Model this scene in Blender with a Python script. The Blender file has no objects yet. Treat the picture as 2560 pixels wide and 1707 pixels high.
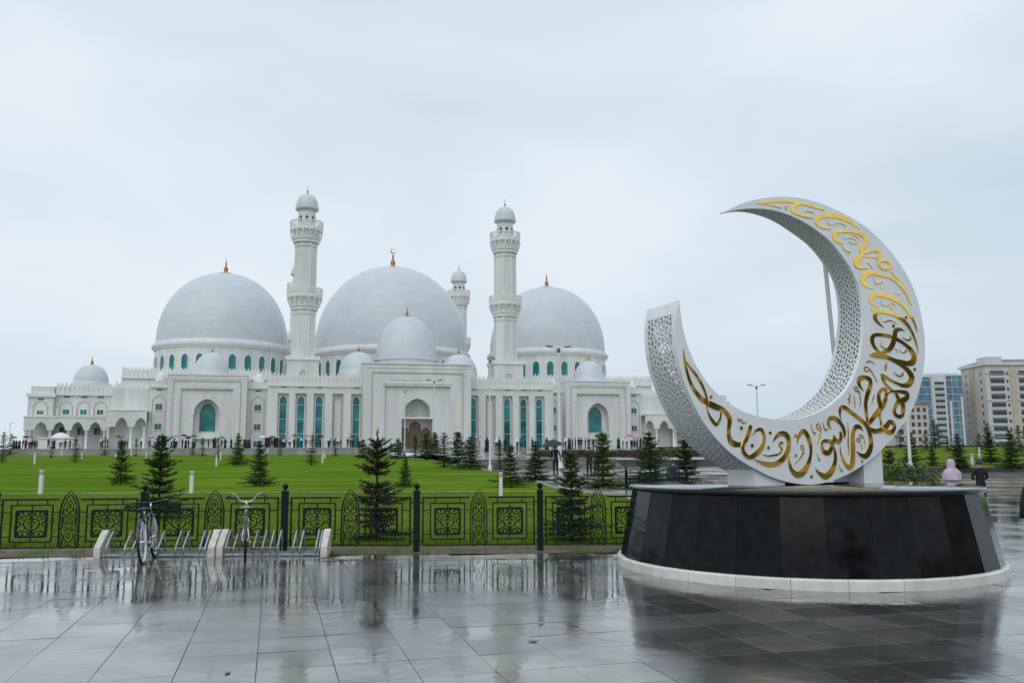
import bpy, math, random
from mathutils import Vector, Matrix
R = math.radians
random.seed(7)
scene = bpy.context.scene
COL = scene.collection

# ------------------------------------------------------------------ camera
PITCH = math.atan(286.5 / 2150.0)
ROLL = R(0.25)
CAM_H = 1.65
fwd = Vector((0, math.cos(PITCH), math.sin(PITCH)))
upv = Vector((0, -math.sin(PITCH), math.cos(PITCH)))
rgt = Vector((1, 0, 0))
r2 = rgt * math.cos(ROLL) - upv * math.sin(ROLL)
u2 = rgt * math.sin(ROLL) + upv * math.cos(ROLL)
cam_data = bpy.data.cameras.new("camera")
cam_data.sensor_width = 36.0
cam_data.lens = 36.0 * 2150.0 / 2560.0
cam_data.clip_start = 0.1
cam_data.clip_end = 6000
cam = bpy.data.objects.new("camera", cam_data)
M = Matrix((r2, u2, -fwd)).transposed().to_4x4()
M.translation = Vector((0, 0, CAM_H))
cam.matrix_world = M
COL.objects.link(cam)
scene.camera = cam

# ------------------------------------------------------------------ world: overcast sky, thin bright breaks
world = bpy.data.worlds.new("World")
scene.world = world
world.use_nodes = True
wn, wl = world.node_tree.nodes, world.node_tree.links
wn.clear()
SUN_EL, SUN_AZ = R(48), R(200)          # sun behind the camera, a little to the left, veiled
w_out = wn.new("ShaderNodeOutputWorld")
w_bg = wn.new("ShaderNodeBackground")
w_sky = wn.new("ShaderNodeTexSky")
w_sky.sky_type = 'NISHITA'
w_sky.sun_disc = False
w_sky.sun_elevation = SUN_EL
w_sky.sun_rotation = SUN_AZ
w_sky.dust_density = 4.0
w_sky.air_density = 1.5
w_tc = wn.new("ShaderNodeTexCoord")
w_map = wn.new("ShaderNodeMapping")
w_map.inputs['Scale'].default_value = (1.0, 1.0, 2.6)
w_map.inputs['Location'].default_value = (0.35, 0.1, 0.0)
w_n1 = wn.new("ShaderNodeTexNoise")
w_n1.inputs['Scale'].default_value = 1.5
w_n1.inputs['Detail'].default_value = 7
w_n1.inputs['Roughness'].default_value = 0.5
w_n1.inputs['Distortion'].default_value = 0.35
w_ramp = wn.new("ShaderNodeValToRGB")
w_ramp.color_ramp.elements[0].position = 0.30
w_ramp.color_ramp.elements[0].color = (0.56, 0.69, 0.805, 1)
w_ramp.color_ramp.elements[1].position = 0.72
w_ramp.color_ramp.elements[1].color = (0.825, 0.905, 0.978, 1)
w_mul = wn.new("ShaderNodeVectorMath"); w_mul.operation = 'SCALE'
w_mul.inputs['Scale'].default_value = 0.10
w_mix = wn.new("ShaderNodeMixRGB")
w_mix.inputs['Fac'].default_value = 0.97
wl.new(w_tc.outputs['Generated'], w_map.inputs['Vector'])
wl.new(w_map.outputs['Vector'], w_n1.inputs['Vector'])
wl.new(w_n1.outputs['Fac'], w_ramp.inputs['Fac'])
wl.new(w_sky.outputs['Color'], w_mul.inputs[0])
wl.new(w_mul.outputs['Vector'], w_mix.inputs['Color1'])
wl.new(w_ramp.outputs['Color'], w_mix.inputs['Color2'])
wl.new(w_mix.outputs['Color'], w_bg.inputs['Color'])
w_bg.inputs['Strength'].default_value = 1.0
wl.new(w_bg.outputs['Background'], w_out.inputs['Surface'])

sun_d = bpy.data.lights.new("sun", 'SUN')
sun_d.energy = 1.0
sun_d.angle = R(60)
sun_d.color = (1.0, 0.97, 0.93)
sun = bpy.data.objects.new("sun", sun_d)
# light travels from the sun towards the scene
sdir = Vector((math.sin(SUN_AZ) * math.cos(SUN_EL), math.cos(SUN_AZ) * math.cos(SUN_EL), math.sin(SUN_EL)))
sun.rotation_euler = sdir.to_track_quat('Z', 'Y').to_euler()
COL.objects.link(sun)

vs = scene.view_settings
vs.view_transform = 'Standard'
vs.look = 'None'
vs.exposure = 0.0
vs.gamma = 1.0
vs.use_curve_mapping = False
scene.cycles.max_bounces = 8
scene.cycles.use_denoising = True

# ------------------------------------------------------------------ materials
MATS = {}
def mat(name, col, rough=0.6, metal=0.0, var=0.0, vscale=4.0, bump=0.0, bscale=30.0, spec=0.5, rnd=0.0, coords='Object', col2=None, coat=0.0):
    """procedural principled material: noise-mixed colour, optional per-object brightness, bump"""
    if name in MATS:
        return MATS[name]
    m = bpy.data.materials.new(name)
    m.use_nodes = True
    nt = m.node_tree; n = nt.nodes; l = nt.links
    b = n['Principled BSDF']
    b.inputs['Base Color'].default_value = (*col, 1)
    b.inputs['Roughness'].default_value = rough
    b.inputs['Metallic'].default_value = metal
    b.inputs['Specular IOR Level'].default_value = spec
    b.inputs['Coat Weight'].default_value = coat
    tc = n.new('ShaderNodeTexCoord')
    out = None
    if var > 0 or col2:
        nz = n.new('ShaderNodeTexNoise'); nz.inputs['Scale'].default_value = vscale; nz.inputs['Detail'].default_value = 6
        l.new(tc.outputs[coords], nz.inputs['Vector'])
        rp = n.new('ShaderNodeValToRGB')
        c2 = col2 if col2 else tuple(c * (1 - var) for c in col)
        c1 = col if col2 else tuple(min(1, c * (1 + var * .6)) for c in col)
        rp.color_ramp.elements[0].position = .36; rp.color_ramp.elements[0].color = (*c2, 1)
        rp.color_ramp.elements[1].position = .66; rp.color_ramp.elements[1].color = (*c1, 1)
        l.new(nz.outputs['Fac'], rp.inputs['Fac'])
        out = rp.outputs['Color']
    if rnd > 0:
        oi = n.new('ShaderNodeObjectInfo')
        mr = n.new('ShaderNodeMapRange')
        mr.inputs['To Min'].default_value = 1 - rnd; mr.inputs['To Max'].default_value = 1 + rnd
        l.new(oi.outputs['Random'], mr.inputs['Value'])
        sc = n.new('ShaderNodeVectorMath'); sc.operation = 'SCALE'
        if out: l.new(out, sc.inputs[0])
        else: sc.inputs[0].default_value = col
        l.new(mr.outputs['Result'], sc.inputs['Scale'])
        out = sc.outputs['Vector']
    if out: l.new(out, b.inputs['Base Color'])
    if bump > 0:
        nb = n.new('ShaderNodeTexNoise'); nb.inputs['Scale'].default_value = bscale; nb.inputs['Detail'].default_value = 5
        l.new(tc.outputs[coords], nb.inputs['Vector'])
        bp = n.new('ShaderNodeBump'); bp.inputs['Strength'].default_value = bump; bp.inputs['Distance'].default_value = 0.02
        l.new(nb.outputs['Fac'], bp.inputs['Height']); l.new(bp.outputs['Normal'], b.inputs['Normal'])
    MATS[name] = m
    return m

def cladding(name, col, bw, bh, joint=0.82, rough=0.45, var=0.05, spec=0.5, stain=.80, streak=.16):
    """stone or sheet cladding: faint panel joints from a brick texture in object space, stain noise"""
    m = bpy.data.materials.new(name); m.use_nodes = True
    nt = m.node_tree; n = nt.nodes; l = nt.links; b = n['Principled BSDF']
    b.inputs['Roughness'].default_value = rough; b.inputs['Specular IOR Level'].default_value = spec
    tc = n.new('ShaderNodeTexCoord')
    sep = n.new('ShaderNodeSeparateXYZ'); l.new(tc.outputs['Object'], sep.inputs[0])
    add = n.new('ShaderNodeMath'); add.operation = 'ADD'
    l.new(sep.outputs['X'], add.inputs[0]); l.new(sep.outputs['Y'], add.inputs[1])
    cmb = n.new('ShaderNodeCombineXYZ'); l.new(add.outputs[0], cmb.inputs['X']); l.new(sep.outputs['Z'], cmb.inputs['Y'])
    bt = n.new('ShaderNodeTexBrick')
    bt.inputs['Scale'].default_value = 1.0
    bt.inputs['Brick Width'].default_value = bw; bt.inputs['Row Height'].default_value = bh
    bt.inputs['Mortar Size'].default_value = 0.02; bt.inputs['Mortar Smooth'].default_value = 0.3
    bt.inputs['Color1'].default_value = (*col, 1)
    bt.inputs['Color2'].default_value = (*[c * (1 - var) for c in col], 1)
    bt.inputs['Mortar'].default_value = (*[c * joint for c in col], 1)
    l.new(cmb.outputs[0], bt.inputs['Vector'])
    nz = n.new('ShaderNodeTexNoise'); nz.inputs['Scale'].default_value = 0.35; nz.inputs['Detail'].default_value = 8; nz.inputs['Roughness'].default_value = .65
    mp = n.new('ShaderNodeMapping'); mp.inputs['Scale'].default_value = (1, 1, streak)
    l.new(tc.outputs['Object'], mp.inputs[0]); l.new(mp.outputs[0], nz.inputs['Vector'])
    rp = n.new('ShaderNodeValToRGB')
    rp.color_ramp.elements[0].position = .35; rp.color_ramp.elements[0].color = (stain, stain * 1.005, stain * .99, 1)
    rp.color_ramp.elements[1].position = .62; rp.color_ramp.elements[1].color = (1, 1, 1, 1)
    l.new(nz.outputs['Fac'], rp.inputs['Fac'])
    mx = n.new('ShaderNodeMixRGB'); mx.blend_type = 'MULTIPLY'; mx.inputs['Fac'].default_value = 1
    l.new(bt.outputs['Color'], mx.inputs['Color1']); l.new(rp.outputs['Color'], mx.inputs['Color2'])
    l.new(mx.outputs['Color'], b.inputs['Base Color'])
    bp = n.new('ShaderNodeBump'); bp.inputs['Strength'].default_value = .25; bp.inputs['Distance'].default_value = .03
    l.new(bt.outputs['Fac'], bp.inputs['Height']); bp.invert = True
    l.new(bp.outputs['Normal'], b.inputs['Normal'])
    MATS[name] = m
    return m

def glass_mat(name, col, rough=.08):
    m = bpy.data.materials.new(name); m.use_nodes = True
    nt = m.node_tree; n = nt.nodes; l = nt.links; b = n['Principled BSDF']
    tc = n.new('ShaderNodeTexCoord'); nz = n.new('ShaderNodeTexNoise'); nz.inputs['Scale'].default_value = .45; nz.inputs['Detail'].default_value = 4
    l.new(tc.outputs['Object'], nz.inputs['Vector'])
    rp = n.new('ShaderNodeValToRGB')
    rp.color_ramp.elements[0].position = .35; rp.color_ramp.elements[0].color = (*[c * .32 for c in col], 1)  # darker mottling painted into the colour imitates reflections in the panes
    rp.color_ramp.elements[1].position = .65; rp.color_ramp.elements[1].color = (*col, 1)
    l.new(nz.outputs['Fac'], rp.inputs['Fac']); l.new(rp.outputs['Color'], b.inputs['Base Color'])
    b.inputs['Roughness'].default_value = rough; b.inputs['Specular IOR Level'].default_value = .6
    MATS[name] = m
    return m

# ------------------------------------------------------------------ mesh helpers
class MB:
    """collects faces, then links them as ONE mesh object"""
    def __init__(s): s.v = []; s.f = []; s.mi = []; s.m = 0
    def add(s, vs, fs):
        o = len(s.v); s.v += [tuple(p) for p in vs]
        for f in fs: s.f.append(tuple(i + o for i in f)); s.mi.append(s.m)
        return s
    def box(s, x0, x1, y0, y1, z0, z1):
        vs = [(x0,y0,z0),(x1,y0,z0),(x1,y1,z0),(x0,y1,z0),(x0,y0,z1),(x1,y0,z1),(x1,y1,z1),(x0,y1,z1)]
        return s.add(vs, [(0,3,2,1),(4,5,6,7),(0,1,5,4),(1,2,6,5),(2,3,7,6),(3,0,4,7)])
    def bar(s, a, b, w, h=None):
        """square bar from a to b"""
        h = h or w
        a = Vector(a); b = Vector(b); d = (b - a).normalized()
        r = d.cross(Vector((0, 0, 1)))
        if r.length < .01: r = Vector((1, 0, 0))
        r.normalize(); q = r.cross(d).normalized()
        vs = []
        for p in (a, b):
            for sx, sy in ((-1,-1),(1,-1),(1,1),(-1,1)): vs.append(p + r * (sx*w/2) + q * (sy*h/2))
        return s.add(vs, [(0,1,2,3),(7,6,5,4),(0,4,5,1),(1,5,6,2),(2,6,7,3),(3,7,4,0)])
    def tube(s, pts, r, n=6, closed=False, cap=True):
        pts = [Vector(p) for p in pts]; N = len(pts)
        rr = r if isinstance(r, (list, tuple)) else [r] * N
        prev = None; rings = []
        for i, p in enumerate(pts):
            if closed: t = pts[(i + 1) % N] - pts[i - 1]
            else: t = pts[min(i + 1, N - 1)] - pts[max(i - 1, 0)]
            if t.length < 1e-9: t = Vector((0, 0, 1))
            t.normalize()
            if prev is None:
                ref = Vector((0, 0, 1)) if abs(t.z) < .9 else Vector((1, 0, 0))
                a = t.cross(ref).normalized()
            else:
                a = prev - t * prev.dot(t)
                if a.length < 1e-6: a = t.cross(Vector((0, 1, 0)))
                a.normalize()
            prev = a; bvec = t.cross(a)
            rings.append([p + (a * math.cos(2*math.pi*k/n) + bvec * math.sin(2*math.pi*k/n)) * rr[i] for k in range(n)])
        vs = [q for ring in rings for q in ring]; fs = []
        for i in range(N if closed else N - 1):
            j = (i + 1) % N
            for k in range(n):
                fs.append((i*n+k, i*n+(k+1) % n, j*n+(k+1) % n, j*n+k))
        if cap and not closed:
            fs.append(tuple(range(n))[::-1]); fs.append(tuple((N-1)*n + k for k in range(n)))
        return s.add(vs, fs)
    def lathe(s, prof, n=24, cx=0, cy=0, a0=0, a1=2*math.pi, ph=0):
        full = abs(a1 - a0 - 2*math.pi) < 1e-6
        m = n if full else n + 1
        vs = []; fs = []
        for r, z in prof:
            for k in range(m):
                a = a0 + (a1 - a0) * k / n + ph
                vs.append((cx + r * math.cos(a), cy + r * math.sin(a), z))
        for i in range(len(prof) - 1):
            for k in range(n):
                k2 = (k + 1) % m if full else k + 1
                if prof[i][0] < 1e-6 and prof[i+1][0] < 1e-6: continue
                fs.append((i*m+k, i*m+k2, (i+1)*m+k2, (i+1)*m+k))
        return s.add(vs, fs)
    def poly(s, pts, flip=False):
        return s.add(pts, [tuple(range(len(pts)))[::-1] if flip else tuple(range(len(pts)))])
    def prism(s, outline, y0, y1):
        """outline in (x,z), counter-clockwise seen from -y; extruded from y0 (front) to y1 (back)"""
        n = len(outline)
        vs = [(x, y0, z) for x, z in outline] + [(x, y1, z) for x, z in outline]
        fs = [tuple(range(n)), tuple(range(2*n - 1, n - 1, -1))]
        for i in range(n):
            j = (i + 1) % n; fs.append((i, i + n, j + n, j))
        return s.add(vs, fs)
    def ring(s, outer, inner, y0, y1):
        """frame between two outlines of equal length (open polylines allowed via closed list)"""
        n = len(outer)
        vs = [(x, y0, z) for x, z in outer] + [(x, y0, z) for x, z in inner] + [(x, y1, z) for x, z in outer] + [(x, y1, z) for x, z in inner]
        fs = []
        for i in range(n):
            j = (i + 1) % n
            fs += [(i, j, n+j, n+i), (2*n+i, 3*n+i, 3*n+j, 2*n+j), (i, 2*n+i, 2*n+j, j), (n+i, n+j, 3*n+j, 3*n+i)]
        return s.add(vs, fs)
    def mesh(s, name, mats, smooth=False):
        me = bpy.data.meshes.new(name)
        me.from_pydata(s.v, [], s.f)
        for m in (mats if isinstance(mats, (list, tuple)) else [mats]): me.materials.append(m)
        if any(s.mi): me.polygons.foreach_set('material_index', s.mi)
        if smooth: me.polygons.foreach_set('use_smooth', [True] * len(s.f))
        me.update()
        return me
    def build(s, name, mats, parent=None, smooth=False, loc=None, rz=0):
        return link(name, s.mesh(name, mats, smooth), parent, loc, rz)

def link(name, me, parent=None, loc=None, rz=0, scale=None):
    o = bpy.data.objects.new(name, me); COL.objects.link(o)
    if parent: o.parent = parent
    if loc is not None: o.location = loc
    if rz: o.rotation_euler = (0, 0, rz)
    if scale is not None: o.scale = scale if isinstance(scale, (tuple, list)) else (scale,) * 3
    return o
def empty(name, loc=(0, 0, 0), rz=0):
    o = bpy.data.objects.new(name, None); COL.objects.link(o)
    o.empty_display_size = .3
    o.location = loc; o.rotation_euler = (0, 0, rz)
    return o
def tag(o, label=None, cat=None, group=None, kind=None):
    if label: o['label'] = label
    if cat: o['category'] = cat
    if group: o['group'] = group
    if kind: o['kind'] = kind
    return o
def copy_tree(o, parent=None):
    c = o.copy(); COL.objects.link(c); c.parent = parent
    for ch in list(o.children): copy_tree(ch, c)
    return c
def smooth_by_angle(o, ang=40):
    me = o.data
    me.polygons.foreach_set('use_smooth', [True] * len(me.polygons))
    try: me.set_sharp_from_angle(angle=R(ang))
    except Exception: pass
def catmull(pts, per=8):
    P = [Vector(p) for p in pts]; out = []
    for i in range(len(P) - 1):
        p0 = P[max(i-1, 0)]; p1 = P[i]; p2 = P[i+1]; p3 = P[min(i+2, len(P)-1)]
        for k in range(per):
            t = k / per
            out.append(.5 * ((2*p1) + (p2 - p0)*t + (2*p0 - 5*p1 + 4*p2 - p3)*t*t + (3*p1 - p0 - 3*p2 + p3)*t**3))
    out.append(P[-1]); return out
def resample(pts, n):
    P = [Vector(p) for p in pts]; d = [0]
    for a, b in zip(P[:-1], P[1:]): d.append(d[-1] + (b - a).length)
    out = []; j = 0
    for i in range(n):
        t = d[-1] * i / (n - 1)
        while j < len(d) - 2 and d[j+1] < t: j += 1
        q = (t - d[j]) / max(d[j+1] - d[j], 1e-9)
        out.append(P[j].lerp(P[j+1], min(max(q, 0), 1)))
    return out, d[-1]
def arch_pts(w, spring, apex, n=10, pointed=1.0):
    """half-open pointed arch outline from right spring over the apex to left spring, centred on 0"""
    pts = []
    rise = apex - spring
    for k in range(n + 1):
        t = k / n                         # right half
        x = w * (1 - t); q = (1 - t)
        z = spring + rise * ((1 - q ** 2.0) ** .5 * (1 - pointed * .25) + pointed * .25 * t)
        pts.append((x, z))
    left = [(-x, z) for x, z in pts[:-1]][::-1]
    return pts + left
def arch_outline(w, z0, spring, apex, n=10, pointed=1.0):
    """closed outline: bottom left, bottom right, then arch"""
    return [(-w, z0), (w, z0)] + arch_pts(w, spring, apex, n, pointed)
def offset_outline(w, z0, spring, apex, d, n=10, pointed=1.0, dz=0):
    return arch_outline(w + d, z0 - dz, spring, apex + d * 1.15, n, pointed)
# ------------------------------------------------------------------ measured layout tables (metres)
C_OUTER = [(-2.199, 0.457), (-2.259, 0.311), (-2.282, 0.043), (-2.256, -0.403), (-2.084, -0.906), (-1.819, -1.361), (-1.369, -1.791), (-0.829, -2.064), (-0.461, -2.19), (-0.081, -2.247), (0.231, -2.246), (0.719, -2.128), (1.273, -1.88), (1.723, -1.557), (2.148, -1.158), (2.381, -0.786), (2.53, -0.375), (2.589, -0.03), (2.586, 0.245), (2.495, 0.759), (2.265, 1.23), (1.852, 1.649), (1.436, 1.939), (0.926, 2.128), (0.482, 2.236), (0.154, 2.268), (-0.165, 2.26), (-0.484, 2.21), (-0.801, 2.13), (-1.114, 2.01), (-1.389, 1.861)]
C_INNER = [(-2.199, 0.457), (-2.152, 0.049), (-2.072, -0.231), (-1.977, -0.44), (-1.826, -0.659), (-1.689, -0.823), (-1.516, -0.955), (-1.253, -1.116), (-0.978, -1.204), (-0.699, -1.254), (-0.417, -1.266), (-0.091, -1.253), (0.368, -1.11), (0.696, -0.917), (0.949, -0.686), (1.176, -0.265), (1.242, 0.004), (1.279, 0.27), (1.29, 0.539), (1.256, 0.804), (1.189, 1.031), (1.07, 1.224), (0.924, 1.387), (0.693, 1.614), (0.451, 1.755), (0.136, 1.897), (-0.181, 1.98), (-0.494, 2.015), (-0.807, 1.998), (-1.087, 1.949), (-1.389, 1.861)]
STROKES = [
  [(-0.757, 2.082, 0.0055), (-0.615, 2.117, 0.0303), (-0.457, 2.147, 0.0471), (-0.25, 2.177, 0.0501), (-0.009, 2.187, 0.0449), (0.202, 2.179, 0.0508), (0.364, 2.156, 0.0481), (0.511, 2.131, 0.0284), (0.609, 2.114, 0.0057)] ,
  [(-0.757, 2.082, 0.0055), (-0.585, 2.094, 0.0193), (-0.429, 2.084, 0.0221), (-0.335, 2.072, 0.0139), (-0.256, 2.063, 0.0042)] ,
  [(0.169, 2.185, 0.0141), (0.02, 2.137, 0.0561), (-0.039, 2.079, 0.0783), (-0.018, 2.028, 0.0671), (0.093, 1.993, 0.0504), (0.221, 1.973, 0.0393), (0.368, 1.961, 0.0056)] ,
  [(-0.206, 2.095, 0.0195), (-0.158, 2.104, 0.0251), (-0.135, 2.096, 0.0112)] ,
  [(-0.201, 2.056, 0.0139), (-0.168, 2.063, 0.0195), (-0.153, 2.051, 0.0084)] ,
  [(1.321, 1.871, 0.0051), (1.205, 1.938, 0.0504), (1.089, 1.993, 0.0705), (0.943, 2.032, 0.0828), (0.782, 2.049, 0.0825), (0.62, 2.035, 0.0746), (0.501, 1.999, 0.0743), (0.433, 1.945, 0.0865), (0.436, 1.886, 0.0765), (0.506, 1.84, 0.0543), (0.591, 1.819, 0.0322), (0.708, 1.816, 0.005)] ,
  [(0.638, 1.977, 0.0075), (0.656, 1.92, 0.0174), (0.727, 1.885, 0.0174), (0.817, 1.918, 0.0175), (0.907, 1.933, 0.0175), (0.98, 1.916, 0.015), (1.021, 1.872, 0.005)] ,
  [(0.189, 2.049, 0.0074), (0.247, 2.073, 0.0173), (0.318, 2.057, 0.0173), (0.375, 2.051, 0.0074)] ,
  [(0.949, 1.589, 0.0062), (0.869, 1.608, 0.0447), (0.792, 1.66, 0.0744), (0.774, 1.718, 0.0819), (0.822, 1.775, 0.0622), (0.927, 1.797, 0.0499), (1.076, 1.806, 0.0451), (1.226, 1.808, 0.0503), (1.36, 1.784, 0.0707), (1.431, 1.731, 0.0884), (1.426, 1.658, 0.0832), (1.36, 1.58, 0.0754), (1.303, 1.527, 0.0627), (1.33, 1.481, 0.0551), (1.302, 1.419, 0.07), (1.222, 1.353, 0.0997), (1.202, 1.28, 0.1045), (1.258, 1.231, 0.0622), (1.348, 1.226, 0.0374), (1.439, 1.227, 0.005)] ,
  [(1.329, 1.469, 0.0376), (1.429, 1.496, 0.0503), (1.538, 1.529, 0.0504), (1.646, 1.539, 0.0557), (1.713, 1.514, 0.0583), (1.699, 1.441, 0.0657), (1.677, 1.354, 0.058), (1.702, 1.284, 0.0504), (1.776, 1.248, 0.0454), (1.869, 1.255, 0.0506), (1.92, 1.301, 0.0558), (1.909, 1.361, 0.0508), (1.834, 1.385, 0.0431), (1.755, 1.373, 0.0354), (1.692, 1.343, 0.0177)] ,
  [(1.348, 1.423, 0.025), (1.469, 1.421, 0.0251), (1.591, 1.422, 0.0227), (1.666, 1.414, 0.0177)] ,
  [(0.944, 1.722, 0.0062), (0.993, 1.684, 0.015), (1.084, 1.705, 0.015), (1.173, 1.695, 0.0125), (1.23, 1.664, 0.0125)] ,
  [(1.146, 1.746, 0.0075), (1.199, 1.755, 0.0201), (1.25, 1.732, 0.0176), (1.286, 1.705, 0.005)] ,
  [(1.064, 1.637, 0.005), (1.152, 1.615, 0.015), (1.228, 1.628, 0.0175), (1.261, 1.667, 0.0075)] ,
  [(0.925, 1.553, 0.005), (0.965, 1.504, 0.0174), (1.023, 1.479, 0.0224), (1.097, 1.473, 0.0174)] ,
  [(1.002, 1.442, 0.0099), (1.034, 1.426, 0.0248), (1.057, 1.44, 0.0075)] ,
  [(1.416, 1.321, 0.0175), (1.468, 1.313, 0.0301), (1.51, 1.269, 0.0201), (1.544, 1.212, 0.005)] ,
  [(1.532, 0.885, 0.0057), (1.406, 0.924, 0.0482), (1.317, 0.999, 0.0907), (1.34, 1.082, 0.1051), (1.439, 1.137, 0.0799), (1.562, 1.153, 0.0572), (1.717, 1.131, 0.0517), (1.874, 1.111, 0.049), (2.012, 1.063, 0.0491), (2.113, 0.994, 0.0521), (2.196, 0.91, 0.0434), (2.26, 0.818, 0.0347), (2.306, 0.724, 0.026), (2.331, 0.663, 0.0058)] ,
  [(1.935, 1.209, 0.0145), (1.985, 1.172, 0.0261), (2.051, 1.107, 0.029), (2.102, 1.07, 0.0087)] ,
  [(1.549, 1.097, 0.0071), (1.56, 1.016, 0.0143), (1.61, 0.986, 0.0143), (1.681, 1.005, 0.0229), (1.735, 1.018, 0.0086)] ,
  [(1.994, 0.848, 0.0115), (2.047, 0.845, 0.023), (2.11, 0.849, 0.0144)] ,
  [(1.629, 0.572, 0.0057), (1.538, 0.621, 0.0424), (1.474, 0.691, 0.0877), (1.497, 0.767, 0.0992), (1.57, 0.806, 0.0711), (1.691, 0.8, 0.0741), (1.865, 0.778, 0.0773), (2.02, 0.726, 0.066), (2.122, 0.671, 0.0604), (2.223, 0.594, 0.0576), (2.303, 0.489, 0.0518), (2.366, 0.382, 0.0403), (2.403, 0.288, 0.0259), (2.418, 0.213, 0.0057)] ,
  [(1.681, 0.738, 0.0071), (1.68, 0.664, 0.0128), (1.73, 0.633, 0.0199), (1.801, 0.64, 0.0228), (1.855, 0.664, 0.0114)] ,
  [(1.892, 0.677, 0.0086), (1.944, 0.667, 0.0172), (1.98, 0.635, 0.0072)] ,
  [(1.704, 0.261, 0.0056), (1.609, 0.314, 0.0422), (1.529, 0.397, 0.0732), (1.534, 0.465, 0.0818), (1.599, 0.516, 0.0622), (1.739, 0.524, 0.0653), (1.912, 0.501, 0.0655), (2.067, 0.441, 0.0657), (2.185, 0.359, 0.0658), (2.266, 0.267, 0.0572), (2.321, 0.174, 0.0486), (2.366, 0.067, 0.0343), (2.393, -0.028, 0.0228), (2.402, -0.137, 0.0057)] ,
  [(1.644, 0.431, 0.0071), (1.666, 0.371, 0.0169), (1.725, 0.354, 0.0198), (1.814, 0.377, 0.0198), (1.894, 0.377, 0.017), (1.987, 0.334, 0.0057)] ,
  [(2.155, 0.221, 0.0057), (2.051, 0.249, 0.0569), (1.95, 0.21, 0.0879), (1.925, 0.114, 0.0933), (1.882, 0.017, 0.0987), (1.812, -0.08, 0.0927), (1.703, -0.138, 0.0699), (1.598, -0.156, 0.0474), (1.499, -0.093, 0.0612), (1.441, -0.003, 0.078), (1.444, 0.078, 0.0837), (1.517, 0.128, 0.0616), (1.638, 0.134, 0.059), (1.777, 0.127, 0.0592), (1.897, 0.099, 0.0621), (2.034, 0.051, 0.0623), (2.153, -0.011, 0.0653), (2.253, -0.088, 0.0852), (2.317, -0.181, 0.1079), (2.282, -0.277, 0.1189), (2.18, -0.315, 0.0846), (2.04, -0.3, 0.0787), (1.884, -0.272, 0.0644), (1.713, -0.225, 0.0726), (1.543, -0.201, 0.089), (1.44, -0.2, 0.0693), (1.357, -0.208, 0.0055)] ,
  [(1.639, 0.033, 0.0056), (1.608, -0.022, 0.0168), (1.656, -0.073, 0.0168), (1.716, -0.091, 0.0084)] ,
  [(1.908, -0.083, 0.0056), (1.958, -0.114, 0.0169), (1.972, -0.161, 0.0056)] ,
  [(2.093, 0.115, 0.0057), (2.161, 0.082, 0.0199), (2.232, 0.074, 0.0256), (2.266, 0.103, 0.0314), (2.245, 0.129, 0.0114)] ,
  [(1.996, -0.086, 0.0056), (2.054, -0.135, 0.0169), (2.125, -0.134, 0.0255), (2.154, -0.106, 0.0255), (2.128, -0.094, 0.0085)] ,
  [(1.28, -0.33, 0.0138), (1.311, -0.32, 0.0331), (1.372, -0.305, 0.0193), (1.462, -0.348, 0.0055)] ,
  [(1.353, -0.444, 0.011), (1.3, -0.472, 0.022), (1.242, -0.454, 0.0247), (1.24, -0.415, 0.0247), (1.296, -0.406, 0.0193), (1.353, -0.444, 0.0193), (1.415, -0.521, 0.0138), (1.468, -0.599, 0.011), (1.493, -0.651, 0.0041)] ,
  [(1.698, -0.312, 0.0084), (1.717, -0.359, 0.0195), (1.667, -0.374, 0.0195), (1.698, -0.412, 0.0222), (1.661, -0.44, 0.0305)] ,
  [(1.85, -0.468, 0.0056), (1.933, -0.521, 0.0195), (2.021, -0.522, 0.028), (2.045, -0.488, 0.028), (2.017, -0.469, 0.0112)] ,
  [(1.768, -0.262, 0.0419), (1.964, -0.322, 0.0617), (2.116, -0.397, 0.0787), (2.215, -0.488, 0.1069), (2.235, -0.568, 0.1152), (2.166, -0.651, 0.1064), (2.039, -0.681, 0.0697), (1.919, -0.651, 0.0501), (1.784, -0.602, 0.0472), (1.666, -0.552, 0.0609), (1.6, -0.521, 0.0498), (1.576, -0.502, 0.0138)] ,
  [(1.584, -0.508, 0.0277), (1.619, -0.6, 0.0608), (1.69, -0.691, 0.058), (1.788, -0.761, 0.0498), (1.87, -0.819, 0.0609), (1.931, -0.924, 0.083), (1.997, -0.976, 0.0914), (2.006, -1.068, 0.0885), (1.981, -1.162, 0.0689), (1.9, -1.189, 0.0687), (1.818, -1.138, 0.0687), (1.824, -1.058, 0.0688), (1.893, -0.964, 0.0773), (2.019, -0.922, 0.0971), (2.112, -0.867, 0.0835), (2.099, -0.807, 0.078), (1.996, -0.783, 0.0612), (1.873, -0.779, 0.0416), (1.751, -0.788, 0.0276), (1.687, -0.836, 0.0193)] ,
  [(1.687, -0.836, 0.0193), (1.654, -0.916, 0.0549), (1.577, -1.023, 0.0821), (1.485, -1.103, 0.0953), (1.376, -1.196, 0.0867), (1.285, -1.288, 0.0675), (1.231, -1.327, 0.0404)] ,
  [(1.591, -0.739, 0.0413), (1.517, -0.814, 0.0686), (1.501, -0.906, 0.0766), (1.519, -0.998, 0.082), (1.53, -1.076, 0.0628), (1.498, -1.155, 0.0408), (1.507, -1.26, 0.038), (1.518, -1.338, 0.0488)] ,
  [(1.582, -0.74, 0.055), (1.657, -0.771, 0.0606), (1.65, -0.864, 0.0605), (1.607, -0.97, 0.0822)] ,
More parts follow.
